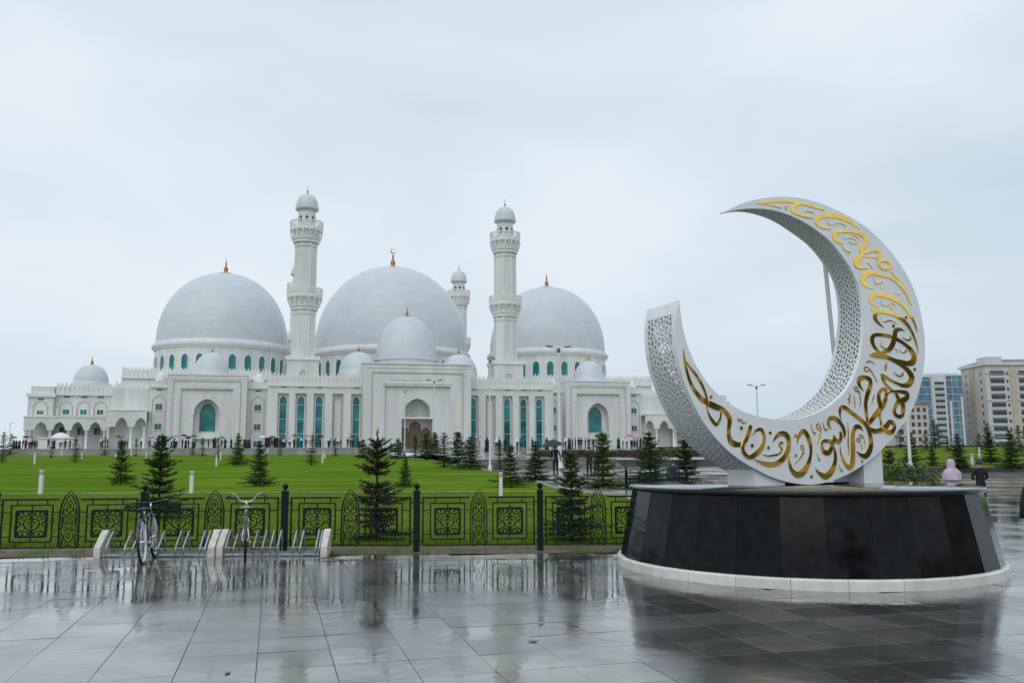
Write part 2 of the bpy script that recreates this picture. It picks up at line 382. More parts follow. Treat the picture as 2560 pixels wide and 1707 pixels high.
  [(1.204, -0.795, 0.0054), (1.142, -0.731, 0.049), (1.105, -0.667, 0.0735), (1.135, -0.594, 0.09), (1.238, -0.571, 0.0684), (1.337, -0.608, 0.0823), (1.348, -0.687, 0.0794), (1.308, -0.766, 0.0846), (1.257, -0.872, 0.0843), (1.223, -0.99, 0.0732), (1.223, -1.107, 0.0649), (1.232, -1.211, 0.054), (1.24, -1.327, 0.0539)] ,
  [(1.277, -1.392, 0.0673), (1.392, -1.43, 0.081), (1.53, -1.403, 0.0813), (1.638, -1.337, 0.0898), (1.702, -1.277, 0.0764), (1.786, -1.309, 0.0684), (1.789, -1.381, 0.071), (1.714, -1.447, 0.0762), (1.614, -1.422, 0.0679), (1.541, -1.37, 0.0488)] ,
  [(0.706, -1.269, 0.0053), (0.689, -1.167, 0.0399), (0.703, -1.077, 0.064), (0.77, -1.056, 0.0669), (0.866, -1.1, 0.067), (0.976, -1.169, 0.0671), (1.103, -1.251, 0.0672), (1.213, -1.341, 0.0753), (1.257, -1.431, 0.0753), (1.283, -1.534, 0.0832), (1.283, -1.637, 0.083), (1.242, -1.74, 0.0961), (1.161, -1.816, 0.0878), (1.062, -1.803, 0.0584), (0.984, -1.746, 0.0133)] ,
  [(1.148, -1.431, 0.008), (1.078, -1.368, 0.0589), (0.995, -1.362, 0.0749), (0.94, -1.433, 0.0746), (0.916, -1.548, 0.0797), (0.915, -1.676, 0.0848), (0.905, -1.803, 0.0819), (0.88, -1.929, 0.0948), (0.818, -1.992, 0.0787), (0.74, -1.941, 0.0577), (0.69, -1.853, 0.0393), (0.656, -1.751, 0.021), (0.654, -1.663, 0.0053)] ,
  [(0.836, -1.286, 0.0053), (0.831, -1.472, 0.0186), (0.817, -1.625, 0.0212), (0.824, -1.726, 0.0132), (0.826, -1.809, 0.0053)] ,
  [(1.124, -1.528, 0.0107), (1.09, -1.541, 0.0187), (1.059, -1.509, 0.0187), (1.078, -1.481, 0.016), (1.118, -1.502, 0.016), (1.14, -1.534, 0.0134), (1.152, -1.599, 0.0107), (1.157, -1.688, 0.004)] ,
  [(1.062, -1.586, 0.0107), (1.028, -1.596, 0.0186), (0.997, -1.567, 0.0186), (1.015, -1.541, 0.016), (1.05, -1.56, 0.016), (1.076, -1.612, 0.0107), (1.088, -1.676, 0.008), (1.092, -1.74, 0.004)] ,
  [(0.502, -1.404, 0.0079), (0.458, -1.347, 0.0527), (0.455, -1.271, 0.066), (0.514, -1.226, 0.0661), (0.61, -1.244, 0.0716), (0.687, -1.307, 0.0663), (0.739, -1.383, 0.0663), (0.757, -1.472, 0.0583), (0.737, -1.53, 0.0397)] ,
  [(0.678, -1.435, 0.045), (0.68, -1.523, 0.0607), (0.642, -1.6, 0.0659), (0.565, -1.556, 0.0631), (0.537, -1.492, 0.0211)] ,
  [(0.559, -1.524, 0.0474), (0.521, -1.6, 0.0604), (0.492, -1.676, 0.0733), (0.422, -1.763, 0.0783), (0.335, -1.751, 0.0729), (0.3, -1.676, 0.0521), (0.31, -1.6, 0.0444), (0.394, -1.575, 0.0576), (0.505, -1.6, 0.0656)] ,
  [(0.502, -1.65, 0.0393), (0.545, -1.726, 0.0524), (0.554, -1.827, 0.0654), (0.53, -1.94, 0.0782), (0.459, -2.052, 0.0986), (0.342, -2.125, 0.0981), (0.234, -2.086, 0.0644), (0.174, -2.036, 0.0309), (0.15, -1.993, 0.0052)] ,
  [(0.109, -1.319, 0.0052), (0.12, -1.401, 0.013), (0.148, -1.451, 0.0182), (0.178, -1.482, 0.0235), (0.185, -1.45, 0.0104)] ,
  [(0.3, -1.437, 0.0105), (0.239, -1.4, 0.0209), (0.218, -1.35, 0.0209), (0.244, -1.312, 0.0183), (0.281, -1.362, 0.021), (0.292, -1.437, 0.0183), (0.254, -1.538, 0.013), (0.207, -1.638, 0.0039)] ,
  [(0.341, -1.292, 0.0053), (0.353, -1.361, 0.0158), (0.381, -1.411, 0.0236), (0.421, -1.411, 0.0184), (0.415, -1.392, 0.0079)] ,
  [(0.893, -0.835, 0.0067), (0.917, -0.886, 0.0216), (0.87, -0.919, 0.0188), (0.901, -0.951, 0.0188), (0.874, -0.984, 0.0322)] ,
  [(0.995, -0.865, 0.0068), (1.0, -0.955, 0.0216), (0.999, -1.033, 0.0135), (1.008, -1.072, 0.004)] ,
  [(1.135, -0.816, 0.0109), (1.069, -0.805, 0.0217), (1.014, -0.767, 0.0217), (1.017, -0.728, 0.019), (1.066, -0.74, 0.0217), (1.102, -0.81, 0.0244), (1.117, -0.888, 0.019), (1.116, -0.966, 0.0135), (1.102, -1.038, 0.0054)] ,
  [(1.422, -0.823, 0.0068), (1.381, -0.909, 0.0218), (1.349, -0.994, 0.0054)] ,
  [(0.199, -1.769, 0.0052), (0.21, -1.838, 0.0129), (0.247, -1.885, 0.0337)] ,
  [(0.619, -1.94, 0.0052), (0.631, -2.003, 0.0157), (0.66, -2.047, 0.0261), (0.684, -2.041, 0.0104)] ,
  [(-0.168, -1.648, 0.005), (-0.147, -1.54, 0.045), (-0.081, -1.455, 0.0753), (-0.02, -1.443, 0.0754), (0.036, -1.515, 0.0779), (0.075, -1.624, 0.0678), (0.083, -1.732, 0.0551), (0.061, -1.84, 0.0599), (0.009, -1.948, 0.0821), (-0.088, -2.055, 0.1064), (-0.195, -2.095, 0.0937), (-0.295, -2.029, 0.0689), (-0.334, -1.934, 0.0493), (-0.345, -1.862, 0.0247), (-0.33, -1.803, 0.0049)] ,
  [(-0.049, -1.786, 0.01), (-0.076, -1.732, 0.0224), (-0.11, -1.684, 0.02), (-0.086, -1.648, 0.0175), (-0.058, -1.684, 0.02), (-0.061, -1.744, 0.0175), (-0.119, -1.828, 0.0174), (-0.237, -1.928, 0.0037)] ,
  [(-0.64, -1.619, 0.0049), (-0.578, -1.542, 0.0444), (-0.501, -1.482, 0.0694), (-0.397, -1.481, 0.082), (-0.334, -1.553, 0.082), (-0.333, -1.648, 0.0769), (-0.368, -1.755, 0.0766), (-0.448, -1.85, 0.0812), (-0.554, -1.914, 0.0784), (-0.687, -1.937, 0.0732), (-0.823, -1.912, 0.0584), (-0.985, -1.857, 0.0048)] ,
  [(-0.435, -1.619, 0.0247), (-0.486, -1.613, 0.0371), (-0.51, -1.648, 0.0321), (-0.476, -1.696, 0.037), (-0.479, -1.743, 0.032), (-0.547, -1.784, 0.0295), (-0.65, -1.802, 0.0245), (-0.738, -1.807, 0.0171), (-0.816, -1.787, 0.0037)] ,
  [(-0.993, -1.499, 0.0063), (-0.934, -1.438, 0.0379), (-0.84, -1.415, 0.0539), (-0.788, -1.491, 0.0571), (-0.794, -1.597, 0.0601), (-0.855, -1.704, 0.0724), (-0.971, -1.794, 0.0783), (-1.083, -1.824, 0.0624), (-1.171, -1.748, 0.0623), (-1.175, -1.658, 0.0562), (-1.106, -1.553, 0.0627), (-1.055, -1.447, 0.0693), (-1.023, -1.356, 0.0568)] ,
  [(-1.165, -1.628, 0.0625), (-1.257, -1.643, 0.0779), (-1.364, -1.614, 0.0933), (-1.414, -1.524, 0.0747), (-1.412, -1.404, 0.0686), (-1.394, -1.284, 0.0782), (-1.435, -1.194, 0.0783), (-1.522, -1.12, 0.0688), (-1.629, -1.092, 0.0936), (-1.751, -1.042, 0.0872)] ,
  [(-1.542, -1.166, 0.0312), (-1.555, -1.256, 0.0374), (-1.622, -1.346, 0.0559), (-1.691, -1.302, 0.0558), (-1.75, -1.214, 0.0372), (-1.781, -1.125, 0.0217), (-1.778, -1.05, 0.0373)] ,
  [(-1.752, -1.049, 0.0622), (-1.856, -0.992, 0.0777), (-1.974, -0.875, 0.0621), (-2.057, -0.743, 0.0559), (-2.112, -0.58, 0.0467), (-2.142, -0.432, 0.0405), (-2.155, -0.327, 0.0219), (-2.158, -0.245, 0.0047)] ,
  [(-2.133, -0.431, 0.0187), (-2.032, -0.548, 0.0406), (-1.931, -0.664, 0.0437), (-1.848, -0.797, 0.0437), (-1.8, -0.916, 0.0374), (-1.777, -1.02, 0.0373)] ,
  [(-1.247, -1.252, 0.022), (-1.231, -1.294, 0.022), (-1.188, -1.266, 0.0157), (-1.168, -1.319, 0.022), (-1.094, -1.303, 0.0047)] ,
]
DOTS = [(1.706, 0.927, 0.024), (1.895, 0.605, 0.03), (1.484, 0.55, 0.03), (2.198, 0.453, 0.029), (1.913, 0.294, 0.029), (2.31, -0.408, 0.028), (1.083, -1.902, 0.025), (0.069, -2.128, 0.027), (-0.194, -1.508, 0.026), (-0.212, -1.807, 0.025), (-0.669, -1.467, 0.026), (-0.713, -1.69, 0.026), (-1.707, -0.948, 0.026), (-1.19, -1.399, 0.027), (-1.008, -1.658, 0.028)]
POSTS = [(-8.918, 15.059), (-6.435, 15.269), (-4.02, 15.427), (-1.674, 15.27), (0.481, 15.407), (2.527, 15.455)]
LAWN_TREES = [(-52.26, 88.874, 1.186, 3.194), (-79.992, 137.958, 1.996, 3.627), (-60.637, 113.95, 1.6, 2.522), (-44.071, 87.416, 1.162, 2.658), (-18.347, 40.792, 0.393, 2.135), (-9.16, 22.609, 0.093, 2.2), (-22.983, 72.727, 0.92, 2.746), (-11.268, 38.748, 0.359, 2.045), (-35.055, 103.299, 1.424, 2.761), (-16.626, 71.744, 0.903, 2.642), (-2.665, 17.16, 0.02, 2.156), (-4.642, 37.524, 0.339, 1.291), (-17.57, 101.856, 1.4, 2.347), (-13.005, 98.57, 1.346, 2.408), (-11.878, 105.499, 1.46, 2.869), (-9.367, 93.551, 1.263, 2.931), (-8.951, 99.965, 1.369, 3.087), (-5.102, 64.682, 0.787, 2.679), (-4.385, 69.85, 0.872, 2.798), (-2.972, 60.715, 0.721, 2.291), (-0.898, 62.205, 0.746, 2.004), (-0.095, 36.827, 0.327, 1.842), (1.092, 41.377, 0.402, 1.976), (1.143, 16.99, 0.02, 1.763), (-43.546, 121.665, 1.727, 2.805), (-60.793, 129.342, 1.854, 3.042), (-55.56, 128.008, 1.832, 2.892), (-33.725, 125.831, 1.796, 2.553), (-23.864, 116.778, 1.646, 2.584), (-49.379, 133.636, 1.924, 2.65)]
RIGHT_TREES = [(3.822, 36.691, 0.0, 2.674), (6.141, 38.645, 0.2, 2.5), (7.296, 36.707, 0.2, 2.188), (19.6, 45.284, 0.0, 1.995), (26.097, 56.769, 0.993, 2.169), (42.38, 88.792, 1.954, 2.048), (25.984, 53.692, 0.901, 1.384), (42.934, 85.503, 1.855, 1.577), (25.665, 49.925, 0.788, 2.044), (46.593, 86.435, 1.883, 1.913), (30.952, 56.239, 0.977, 2.149), (27.735, 48.264, 0.738, 2.242), (42.607, 72.521, 1.466, 1.203)]
BOLLARDS = [(-18.227, 33.668, 0.275, 0.926), (-12.442, 33.763, 0.277, 0.867), (-24.469, 71.785, 0.904, 0.925), (-33.125, 98.426, 1.344, 1.089), (-45.714, 83.026, 1.089, 1.186), (-82.319, 158.309, 2.332, 1.643), (-53.231, 107.197, 1.488, 0.939), (-51.149, 111.819, 1.565, 0.876), (-66.467, 151.168, 2.214, 1.185), (-49.418, 116.984, 1.65, 0.971), (-54.808, 152.483, 2.235, 1.547), (-40.454, 143.498, 2.087, 1.522), (-17.779, 81.207, 1.059, 1.571), (-22.809, 105.451, 1.459, 0.875), (-0.424, 31.204, 0.234, 0.643)]
TILE_PHASE = (-.08, .10)
# ------------------------------------------------------------------ setting: ground, paving, lawn, terraces
def wet_stone(name, c1, c2, rmin=.03, rmax=.2, per_tile=True, bump=.12, coat=0.0):
    m = bpy.data.materials.new(name); m.use_nodes = True
    nt = m.node_tree; n = nt.nodes; l = nt.links; b = n['Principled BSDF']
    geo = n.new('ShaderNodeNewGeometry'); oi = n.new('ShaderNodeObjectInfo')
    ad = n.new('ShaderNodeMath'); ad.operation = 'ADD'; l.new(oi.outputs['Random'], ad.inputs[0]); l.new(geo.outputs['Random Per Island'], ad.inputs[1])
    fr = n.new('ShaderNodeMath'); fr.operation = 'FRACT'; l.new(ad.outputs[0], fr.inputs[0])
    nz = n.new('ShaderNodeTexNoise'); nz.inputs['Scale'].default_value = 2.2; nz.inputs['Detail'].default_value = 8; nz.inputs['Roughness'].default_value = .62
    l.new(geo.outputs['Position'], nz.inputs['Vector'])
    mm = n.new('ShaderNodeMath'); mm.operation = 'MULTIPLY_ADD'; mm.inputs[1].default_value = .55 if per_tile else 0.0; mm.inputs[2].default_value = -.27 if per_tile else 0.0
    l.new(fr.outputs[0], mm.inputs[0])
    a2 = n.new('ShaderNodeMath'); a2.operation = 'ADD'; l.new(nz.outputs['Fac'], a2.inputs[0]); l.new(mm.outputs[0], a2.inputs[1])
    rp = n.new('ShaderNodeValToRGB')
    rp.color_ramp.elements[0].position = .25; rp.color_ramp.elements[0].color = (*c1, 1)
    rp.color_ramp.elements[1].position = .8; rp.color_ramp.elements[1].color = (*c2, 1)
    l.new(a2.outputs[0], rp.inputs['Fac'])
    # a few browner stones
    gt = n.new('ShaderNodeMath'); gt.operation = 'GREATER_THAN'; gt.inputs[1].default_value = .66; l.new(fr.outputs[0], gt.inputs[0])
    mxb = n.new('ShaderNodeMixRGB'); mxb.blend_type = 'MULTIPLY'; mxb.inputs['Color2'].default_value = (1.0, .93, .82, 1)
    l.new(gt.outputs[0], mxb.inputs['Fac']); l.new(rp.outputs['Color'], mxb.inputs['Color1'])
    l.new(mxb.outputs['Color'], b.inputs['Base Color'])
    # standing water: smooth where the large noise is high
    pn = n.new('ShaderNodeTexNoise'); pn.inputs['Scale'].default_value = .55; pn.inputs['Detail'].default_value = 5; pn.inputs['Roughness'].default_value = .55
    l.new(geo.outputs['Position'], pn.inputs['Vector'])
    pr = n.new('ShaderNodeMapRange'); pr.inputs['From Min'].default_value = .40; pr.inputs['From Max'].default_value = .60
    pr.inputs['To Min'].default_value = rmax; pr.inputs['To Max'].default_value = rmin
    l.new(pn.outputs['Fac'], pr.inputs['Value'])
    l.new(pr.outputs['Result'], b.inputs['Roughness'])
    b.inputs['IOR'].default_value = 1.5
    b.inputs['Coat Weight'].default_value = coat; b.inputs['Coat IOR'].default_value = 1.5
    l.new(pr.outputs['Result'], b.inputs['Coat Roughness'])
    b.inputs['Specular IOR Level'].default_value = .5
    # ripples
    r1 = n.new('ShaderNodeTexNoise'); r1.inputs['Scale'].default_value = 5.0; r1.inputs['Detail'].default_value = 4
    l.new(geo.outputs['Position'], r1.inputs['Vector'])
    r2n = n.new('ShaderNodeTexNoise'); r2n.inputs['Scale'].default_value = 55.0; r2n.inputs['Detail'].default_value = 3
    l.new(geo.outputs['Position'], r2n.inputs['Vector'])
    dry = n.new('ShaderNodeMapRange'); dry.inputs['From Min'].default_value = .42; dry.inputs['From Max'].default_value = .56
    dry.inputs['To Min'].default_value = .22; dry.inputs['To Max'].default_value = .0
    l.new(pn.outputs['Fac'], dry.inputs['Value'])
    ml = n.new('ShaderNodeMath'); ml.operation = 'MULTIPLY'; l.new(r2n.outputs['Fac'], ml.inputs[0]); l.new(dry.outputs['Result'], ml.inputs[1])
    sm = n.new('ShaderNodeMath'); sm.operation = 'ADD'; l.new(r1.outputs['Fac'], sm.inputs[0]); l.new(ml.outputs[0], sm.inputs[1])
    bp = n.new('ShaderNodeBump'); bp.inputs['Strength'].default_value = bump; bp.inputs['Distance'].default_value = .012
    l.new(sm.outputs[0], bp.inputs['Height']); l.new(bp.outputs['Normal'], b.inputs['Normal']); l.new(bp.outputs['Normal'], b.inputs['Coat Normal'])
    MATS[name] = m
    return m

def lawn_mat(name, c1, c2, c3):
    m = bpy.data.materials.new(name); m.use_nodes = True
    nt = m.node_tree; n = nt.nodes; l = nt.links; b = n['Principled BSDF']
    geo = n.new('ShaderNodeNewGeometry')
    mp = n.new('ShaderNodeMapping'); mp.inputs['Scale'].default_value = (.45, 1, 1)
    l.new(geo.outputs['Position'], mp.inputs[0])
    big = n.new('ShaderNodeTexNoise'); big.inputs['Scale'].default_value = .30; big.inputs['Detail'].default_value = 6; big.inputs['Roughness'].default_value = .62
    fine = n.new('ShaderNodeTexNoise'); fine.inputs['Scale'].default_value = 3.2; fine.inputs['Detail'].default_value = 10; fine.inputs['Roughness'].default_value = .75
    mp2 = n.new('ShaderNodeMapping'); mp2.inputs['Scale'].default_value = (.38, 1, 1); l.new(geo.outputs['Position'], mp2.inputs[0]); l.new(mp2.outputs[0], big.inputs['Vector']); l.new(mp.outputs[0], fine.inputs['Vector'])
    rp = n.new('ShaderNodeValToRGB')
    rp.color_ramp.elements[0].position = .34; rp.color_ramp.elements[0].color = (*c1, 1)
    rp.color_ramp.elements[1].position = .66; rp.color_ramp.elements[1].color = (*c2, 1)
    l.new(fine.outputs['Fac'], rp.inputs['Fac'])
    r2 = n.new('ShaderNodeValToRGB')
    r2.color_ramp.elements[0].position = .42; r2.color_ramp.elements[0].color = (0, 0, 0, 1)
    r2.color_ramp.elements[1].position = .64; r2.color_ramp.elements[1].color = (.75, .75, .75, 1)
    l.new(big.outputs['Fac'], r2.inputs['Fac'])
    mx = n.new('ShaderNodeMixRGB'); l.new(r2.outputs['Color'], mx.inputs['Fac']); l.new(rp.outputs['Color'], mx.inputs['Color1']); mx.inputs['Color2'].default_value = (*c3, 1)
    l.new(mx.outputs['Color'], b.inputs['Base Color'])
    b.inputs['Roughness'].default_value = .9; b.inputs['Specular IOR Level'].default_value = .02
    bp = n.new('ShaderNodeBump'); bp.inputs['Strength'].default_value = .8; bp.inputs['Distance'].default_value = .05
    l.new(fine.outputs['Fac'], bp.inputs['Height']); l.new(bp.outputs['Normal'], b.inputs['Normal'])
    MATS[name] = m
    return m

M_TILE = wet_stone('wet_granite_tile', (.050, .053, .050), (.165, .17, .16), rmin=.02, rmax=.20, bump=.16, coat=.5)
M_JOINT = mat('dark_wet_joint', (.05, .05, .048), .5)
M_TERR = wet_stone('wet_terrace_stone', (.16, .165, .165), (.30, .305, .30), rmin=.08, rmax=.3, per_tile=False, bump=.1)
M_STEP = wet_stone('wet_step_stone', (.13, .12, .105), (.26, .245, .22), rmin=.1, rmax=.35, per_tile=True, bump=.1)
M_LAWN = lawn_mat('lawn_grass', (.042, .100, .004), (.108, .210, .006), (.150, .245, .012))
M_LAWN2 = lawn_mat('rough_grass', (.055, .110, .008), (.115, .190, .012), (.155, .185, .024))
M_FAR = mat('far_ground', (.06, .085, .035), .9, var=.3, vscale=.02, coords='Object')
M_SOIL = mat('wet_soil', (.17, .115, .075), .8, col2=(.06, .09, .015), vscale=1.4, bump=1.0, bscale=9)
M_CONC = mat('concrete', (.36, .36, .34), .7, var=.2, vscale=2, bump=.3, bscale=40)

def terr(y): return max(.02, .0165 * (y - 17))
EDGE = [(-20, 5.1), (31, 3.9), (34, 1.85), (42.2, .94), (51, -.46), (60.6, -2.27), (68.7, -4.15), (91.4, -8.5), (108.6, -14.1), (140, -20.0)]
def x_edge(y):
    for (a, xa), (b, xb) in zip(EDGE[:-1], EDGE[1:]):
        if y <= b: return xa + (xb - xa) * max(0, (y - a)) / (b - a) if y > a else xa
    return EDGE[-1][1]
def fence_y(x): return 15.23 + .035 * (x + 4.0)

def strip_sheet(name, rows, mats, cols=24, jitter=0.0):
    """rows: (y, x0, x1, z)"""
    b = MB(); n = cols + 1; vs = []
    for y, x0, x1, z in rows:
        for k in range(n):
            x = x0 + (x1 - x0) * k / cols
            vs.append((x, y(x) if callable(y) else y, (z(x) if callable(z) else z) + (random.uniform(-jitter, jitter) if jitter else 0)))
    fs = [(i*n+k, i*n+k+1, (i+1)*n+k+1, (i+1)*n+k) for i in range(len(rows) - 1) for k in range(cols)]
    b.add(vs, fs)
    return tag(b.build(name, mats), kind='structure')

# big sheet to the horizon
strip_sheet('ground', [(-300, -900, 900, -.10), (16, -900, 900, -.10), (17, -900, 900, -.08), (60, -900, 900, -.10), (62, -900, 900, .3),
                       (145, -900, 900, 1.6), (400, -900, 900, 1.9), (2500, -1800, 1800, 2.0)], M_FAR, 8)
# lawns
ys = [15.6 + .45 * i for i in range(41)]
strip_sheet('near_lawn', [((lambda x: fence_y(x) + .06), -60, 5.15, .014), ((lambda x: fence_y(x) + .5), -60, 5.15, .03)] + [(y, -60, x_edge(y), terr(y) + .01) for y in (17, 20, 24, 28, 31, 33.7)], M_LAWN2, 40)
strip_sheet('path', [(33.7, -70, x_edge(33.7), terr(33.7) + .016), (34.3, -70, x_edge(34.3), terr(34.3) + .02)], mat('mossy_concrete', (.17, .215, .08), .8, var=.3, vscale=1.5), 20)
lr = [34.3, 34.5, 37, 40, 44, 48, 52, 57, 62, 68, 75, 83, 92, 100, 110, 120, 130, 140.2]
strip_sheet('lawn', [(y, -140, x_edge(y), terr(y) + (.01 if y < 34.4 else .06 if y < 34.6 else .03)) for y in lr], M_LAWN, 60)
strip_sheet('right_lawn', [(50.6, 20, 150, .80), (51, 20, 150, .84), (75, 20, 170, 1.56), (100, 20, 190, 2.3), (150, 20, 230, 2.9)], M_LAWN2, 30)
# verge of soil in front of the fence
strip_sheet('verge', [((lambda x: fence_y(x) - .30), -40, 5.2, .004), ((lambda x: fence_y(x) + .16), -40, 5.2, .024), ((lambda x: fence_y(x) + .75), -40, 5.2, .040)], M_SOIL, 60)
# paved path right of the lawn, terraces, plaza of the mosque
strip_sheet('side_path', [(y, x_edge(y) + .02, 5.3 if y < 38 else 2.72, (terr(y) * (0.0 if y < 32 else 1) + .012 if y < 47 else .602)) for y in (29, 31, 34, 38, 42, 45, 48.2)], M_TERR, 6)
strip_sheet('lower_terrace', [(y, x_edge(y) + .02, 20, max(.6, terr(y) - .05) + .004) for y in (48, 52, 57, 62, 68.0)], M_TERR, 12)
strip_sheet('terrace_right', [(48, 20, 60, .604), (50.6, 20, 60, .604)], M_TERR, 6)
strip_sheet('upper_terrace', [(y, x_edge(y) + .02, 20, 1.404 + (y - 68) * .0213) for y in (68, 75, 83, 92, 100, 110, 120, 130, 140, 152)], M_TERR, 16)
strip_sheet('mosque_plaza', [(140.3, -150, -19.6, 3.15), (152, -150, -19.6, 3.15), (152.05, -150, 100, 3.15), (330, -170, 140, 3.15)], M_TERR, 12)

# kerb along the lawn's right edge
kb = MB()
kp = [Vector((x_edge(y), y, terr(y) + .02)) for y in (31, 33, 36, 40, 44, 48, 52, 57, 62, 68, 75, 83, 92, 100, 110, 120, 130, 140)]
for a, b_ in zip(kp[:-1], kp[1:]): kb.bar(a + Vector((.05, 0, .0)), b_ + Vector((.05, 0, .0)), .14, .16)
tag(kb.build('kerb', M_CONC), kind='structure')

# paving: joint bed and granite tiles
bed = MB()
bed.add([(-26, -8, -.012), (5.2, -8, -.012), (5.2, fence_y(5.2) - .28, -.012), (-26, fence_y(-26) - .28, -.012)], [(0, 1, 2, 3)])
bed.add([(5.2, -8, -.012), (62, -8, -.012), (62, 38.02, -.012), (5.2, 38.02, -.012)], [(0, 1, 2, 3)])
paving = tag(bed.build('paving', M_JOINT), kind='structure')
TA = R(15.4); E1 = Vector((math.cos(TA), math.sin(TA), 0)); E2 = Vector((-math.sin(TA), math.cos(TA), 0))
TS = .6; PH1, PH2 = TILE_PHASE
def tile_geo(b, c, rot=TA, dz=0., tx=0., ty=0., s=.596):
    h = s / 2; k = .0018
    e1 = Vector((math.cos(rot), math.sin(rot), 0)); e2 = Vector((-math.sin(rot), math.cos(rot), 0))
    vs = []
    for q, z in ((h, -.012), (h, -.002), (h - k, 0)):
        for sx, sy in ((-1,-1),(1,-1),(1,1),(-1,1)):
            vs.append(c + e1 * sx * q + e2 * sy * q + Vector((0, 0, z + dz + (tx * sx + ty * sy) * h)))
    fs = [(8, 9, 10, 11)]
    for i in range(4):
        j = (i + 1) % 4; fs += [(i, j, 4 + j, 4 + i), (4 + i, 4 + j, 8 + j, 8 + i)]
    b.add(vs, fs)
PLX, PLY = 4.425, 13.553
def in_paving(p):
    if (Vector((p.x - PLX, p.y - PLY))).length < 2.55: return False
    if p.x < 5.0: return p.y < fence_y(p.x) - .30
    return p.y < 38
tiles = []
for i in range(-60, 110):
    for j in range(-20, 80):
        p = E1 * (PH1 + TS * (i + .5)) + E2 * (PH2 + TS * (j + .5))
        if not in_paving(p) or p.y < 1.0 or p.x < -13 or p.x > 26: continue
        d = p - Vector((0, 0, CAM_H)); zc = d.dot(fwd)
        if zc < 1: vis = False
        else:
            xx = d.dot(r2) / zc * 2150; yy = -d.dot(u2) / zc * 2150
            vis = abs(xx) < 1290 + 150 and yy < 865 + 40 and p.y < 15.2
        tiles.append((0 if vis else 1, p.y, p))
tiles.sort(key=lambda t: (t[0], t[1]))
tb = MB(); tile_geo(tb, Vector((0, 0, 0)), rot=0)
tile_me = tb.mesh('tile', M_TILE)
rest = MB()
for k, (nv, yy, p) in enumerate(tiles):
    if k < 300 and nv == 0:
        o = link('tile', tile_me, paving, (p.x, p.y, random.uniform(-.0012, .0012)))
        o.rotation_euler = (random.gauss(0, .0024), random.gauss(0, .0024), TA + random.choice((0, 1, 2, 3)) * math.pi / 2)
    else:
        tile_geo(rest, p, dz=random.uniform(-.0012, .0012), tx=random.gauss(0, .0016), ty=random.gauss(0, .0016))
tag(rest.build('paving_tiles', M_TILE, paving), kind='stuff')

# flights of steps right of the lawn
st = empty('terrace_stairs', (2.7, 38, 0))
tag(st, 'wide flight of low wet stone steps rising behind the black plinth', 'stairs')
for i in range(6):
    for x0, x1 in ((0, 8), (8.01, 18), (18.01, 30), (30.01, 57)):
        MB().box(x0, x1, 1.9 * i, 11.4 if i == 5 else 1.9 * (i + 1) + .3, -.1, .1 * (i + 1)).build('step', M_STEP, st)
s2 = empty('upper_stairs', (-4.0, 62, .6))
tag(s2, 'stone steps leading up to the crowded terrace, left of the dark retaining wall', 'stairs')
for i in range(5):
    MB().box(0 if i > 1 else .6, 12, 1.2 * i, 1.2 * (i + 1) + .2, -.3, .16 * (i + 1)).build('step', M_STEP, s2)
M_DARKWALL = mat('dark_wet_granite', (.06, .063, .066), .3, var=.3, vscale=1.2)
M_COPING = mat('pale_coping', (.62, .62, .60), .4, var=.12, vscale=2)
dw = empty('terrace_wall', (8.1, 67.9, .6))
tag(dw, 'dark granite retaining wall with a pale coping behind the spruces', 'wall')
for k in range(4):
    MB().box(k * 2.9, k * 2.9 + 2.88, 0, .35, -.2, .74).build('panel', M_DARKWALL, dw)
MB().box(0, 11.6, -.08, .45, .742, .86).build('coping', M_COPING, dw)
rw = empty('lawn_wall', (-150, 140.25, 1.9))
tag(rw, 'long low grey wall between the lawn and the mosque plaza', 'wall')
M_GREYWALL = mat('grey_wall_panel', (.30, .30, .295), .7, var=.15, vscale=.8, rnd=.12)
for k in range(43):
    MB().box(k * 3.03, k * 3.03 + 3.0, 0, .3, 0, 1.12).build('panel', M_GREYWALL, rw)
MB().box(0, 130.3, -.06, .4, 1.122, 1.25).build('coping', mat('grey_coping', (.36, .36, .355), .6, var=.1), rw)
kw = empty('lawn_kerb_wall', (20, 50.2, .55))
tag(kw, 'low dark stone edging in front of the right-hand lawn', 'kerb')
for k in range(20):
    MB().box(k * 2.5, k * 2.5 + 2.48, 0, .4, 0, .34).build('block', M_DARKWALL, kw)

# grass tufts along the verge and in the near lawn
gt = MB()
def blade(b, x, y, z, h, w, a, lean):
    dx, dy = math.cos(a) * w, math.sin(a) * w
    lx, ly = math.cos(a + 1.3) * lean, math.sin(a + 1.3) * lean
    b.add([(x - dx, y - dy, z), (x + dx, y + dy, z), (x + lx, y + ly, z + h)], [(0, 1, 2)])
for k in range(420):
    cx = random.uniform(-10.5, 4.6); cy = fence_y(cx) + random.choice((random.uniform(-.30, -.05), random.uniform(-.05, .5)))
    if random.random() < .62: continue
    for q in range(random.randint(8, 26)):
        blade(gt, cx + random.gauss(0, .05), cy + random.gauss(0, .035), .0, random.uniform(.03, .10), .004, random.uniform(0, 6.3), random.uniform(0, .05))
M_BLADE = mat('grass_blade', (.075, .15, .02), .6, rnd=0, var=.5, vscale=3, col2=(.12, .14, .03))
tag(gt.build('verge_grass', M_BLADE), 'rough grass tufts growing in the soil under the fence', 'grass', kind='stuff')
gl = MB()
for k in range(60000):
    y = 16.0 + 17.5 * random.random() ** 1.6; x = random.uniform(-y * .62, min(x_edge(y) - .1, 5))
    blade(gl, x, y, terr(y), random.uniform(.04, .09), .006, random.uniform(0, 6.3), random.uniform(0, .05))
tag(gl.build('near_lawn_grass', M_LAWN2), 'short green grass blades of the lawn strip behind the fence', 'grass', kind='stuff')
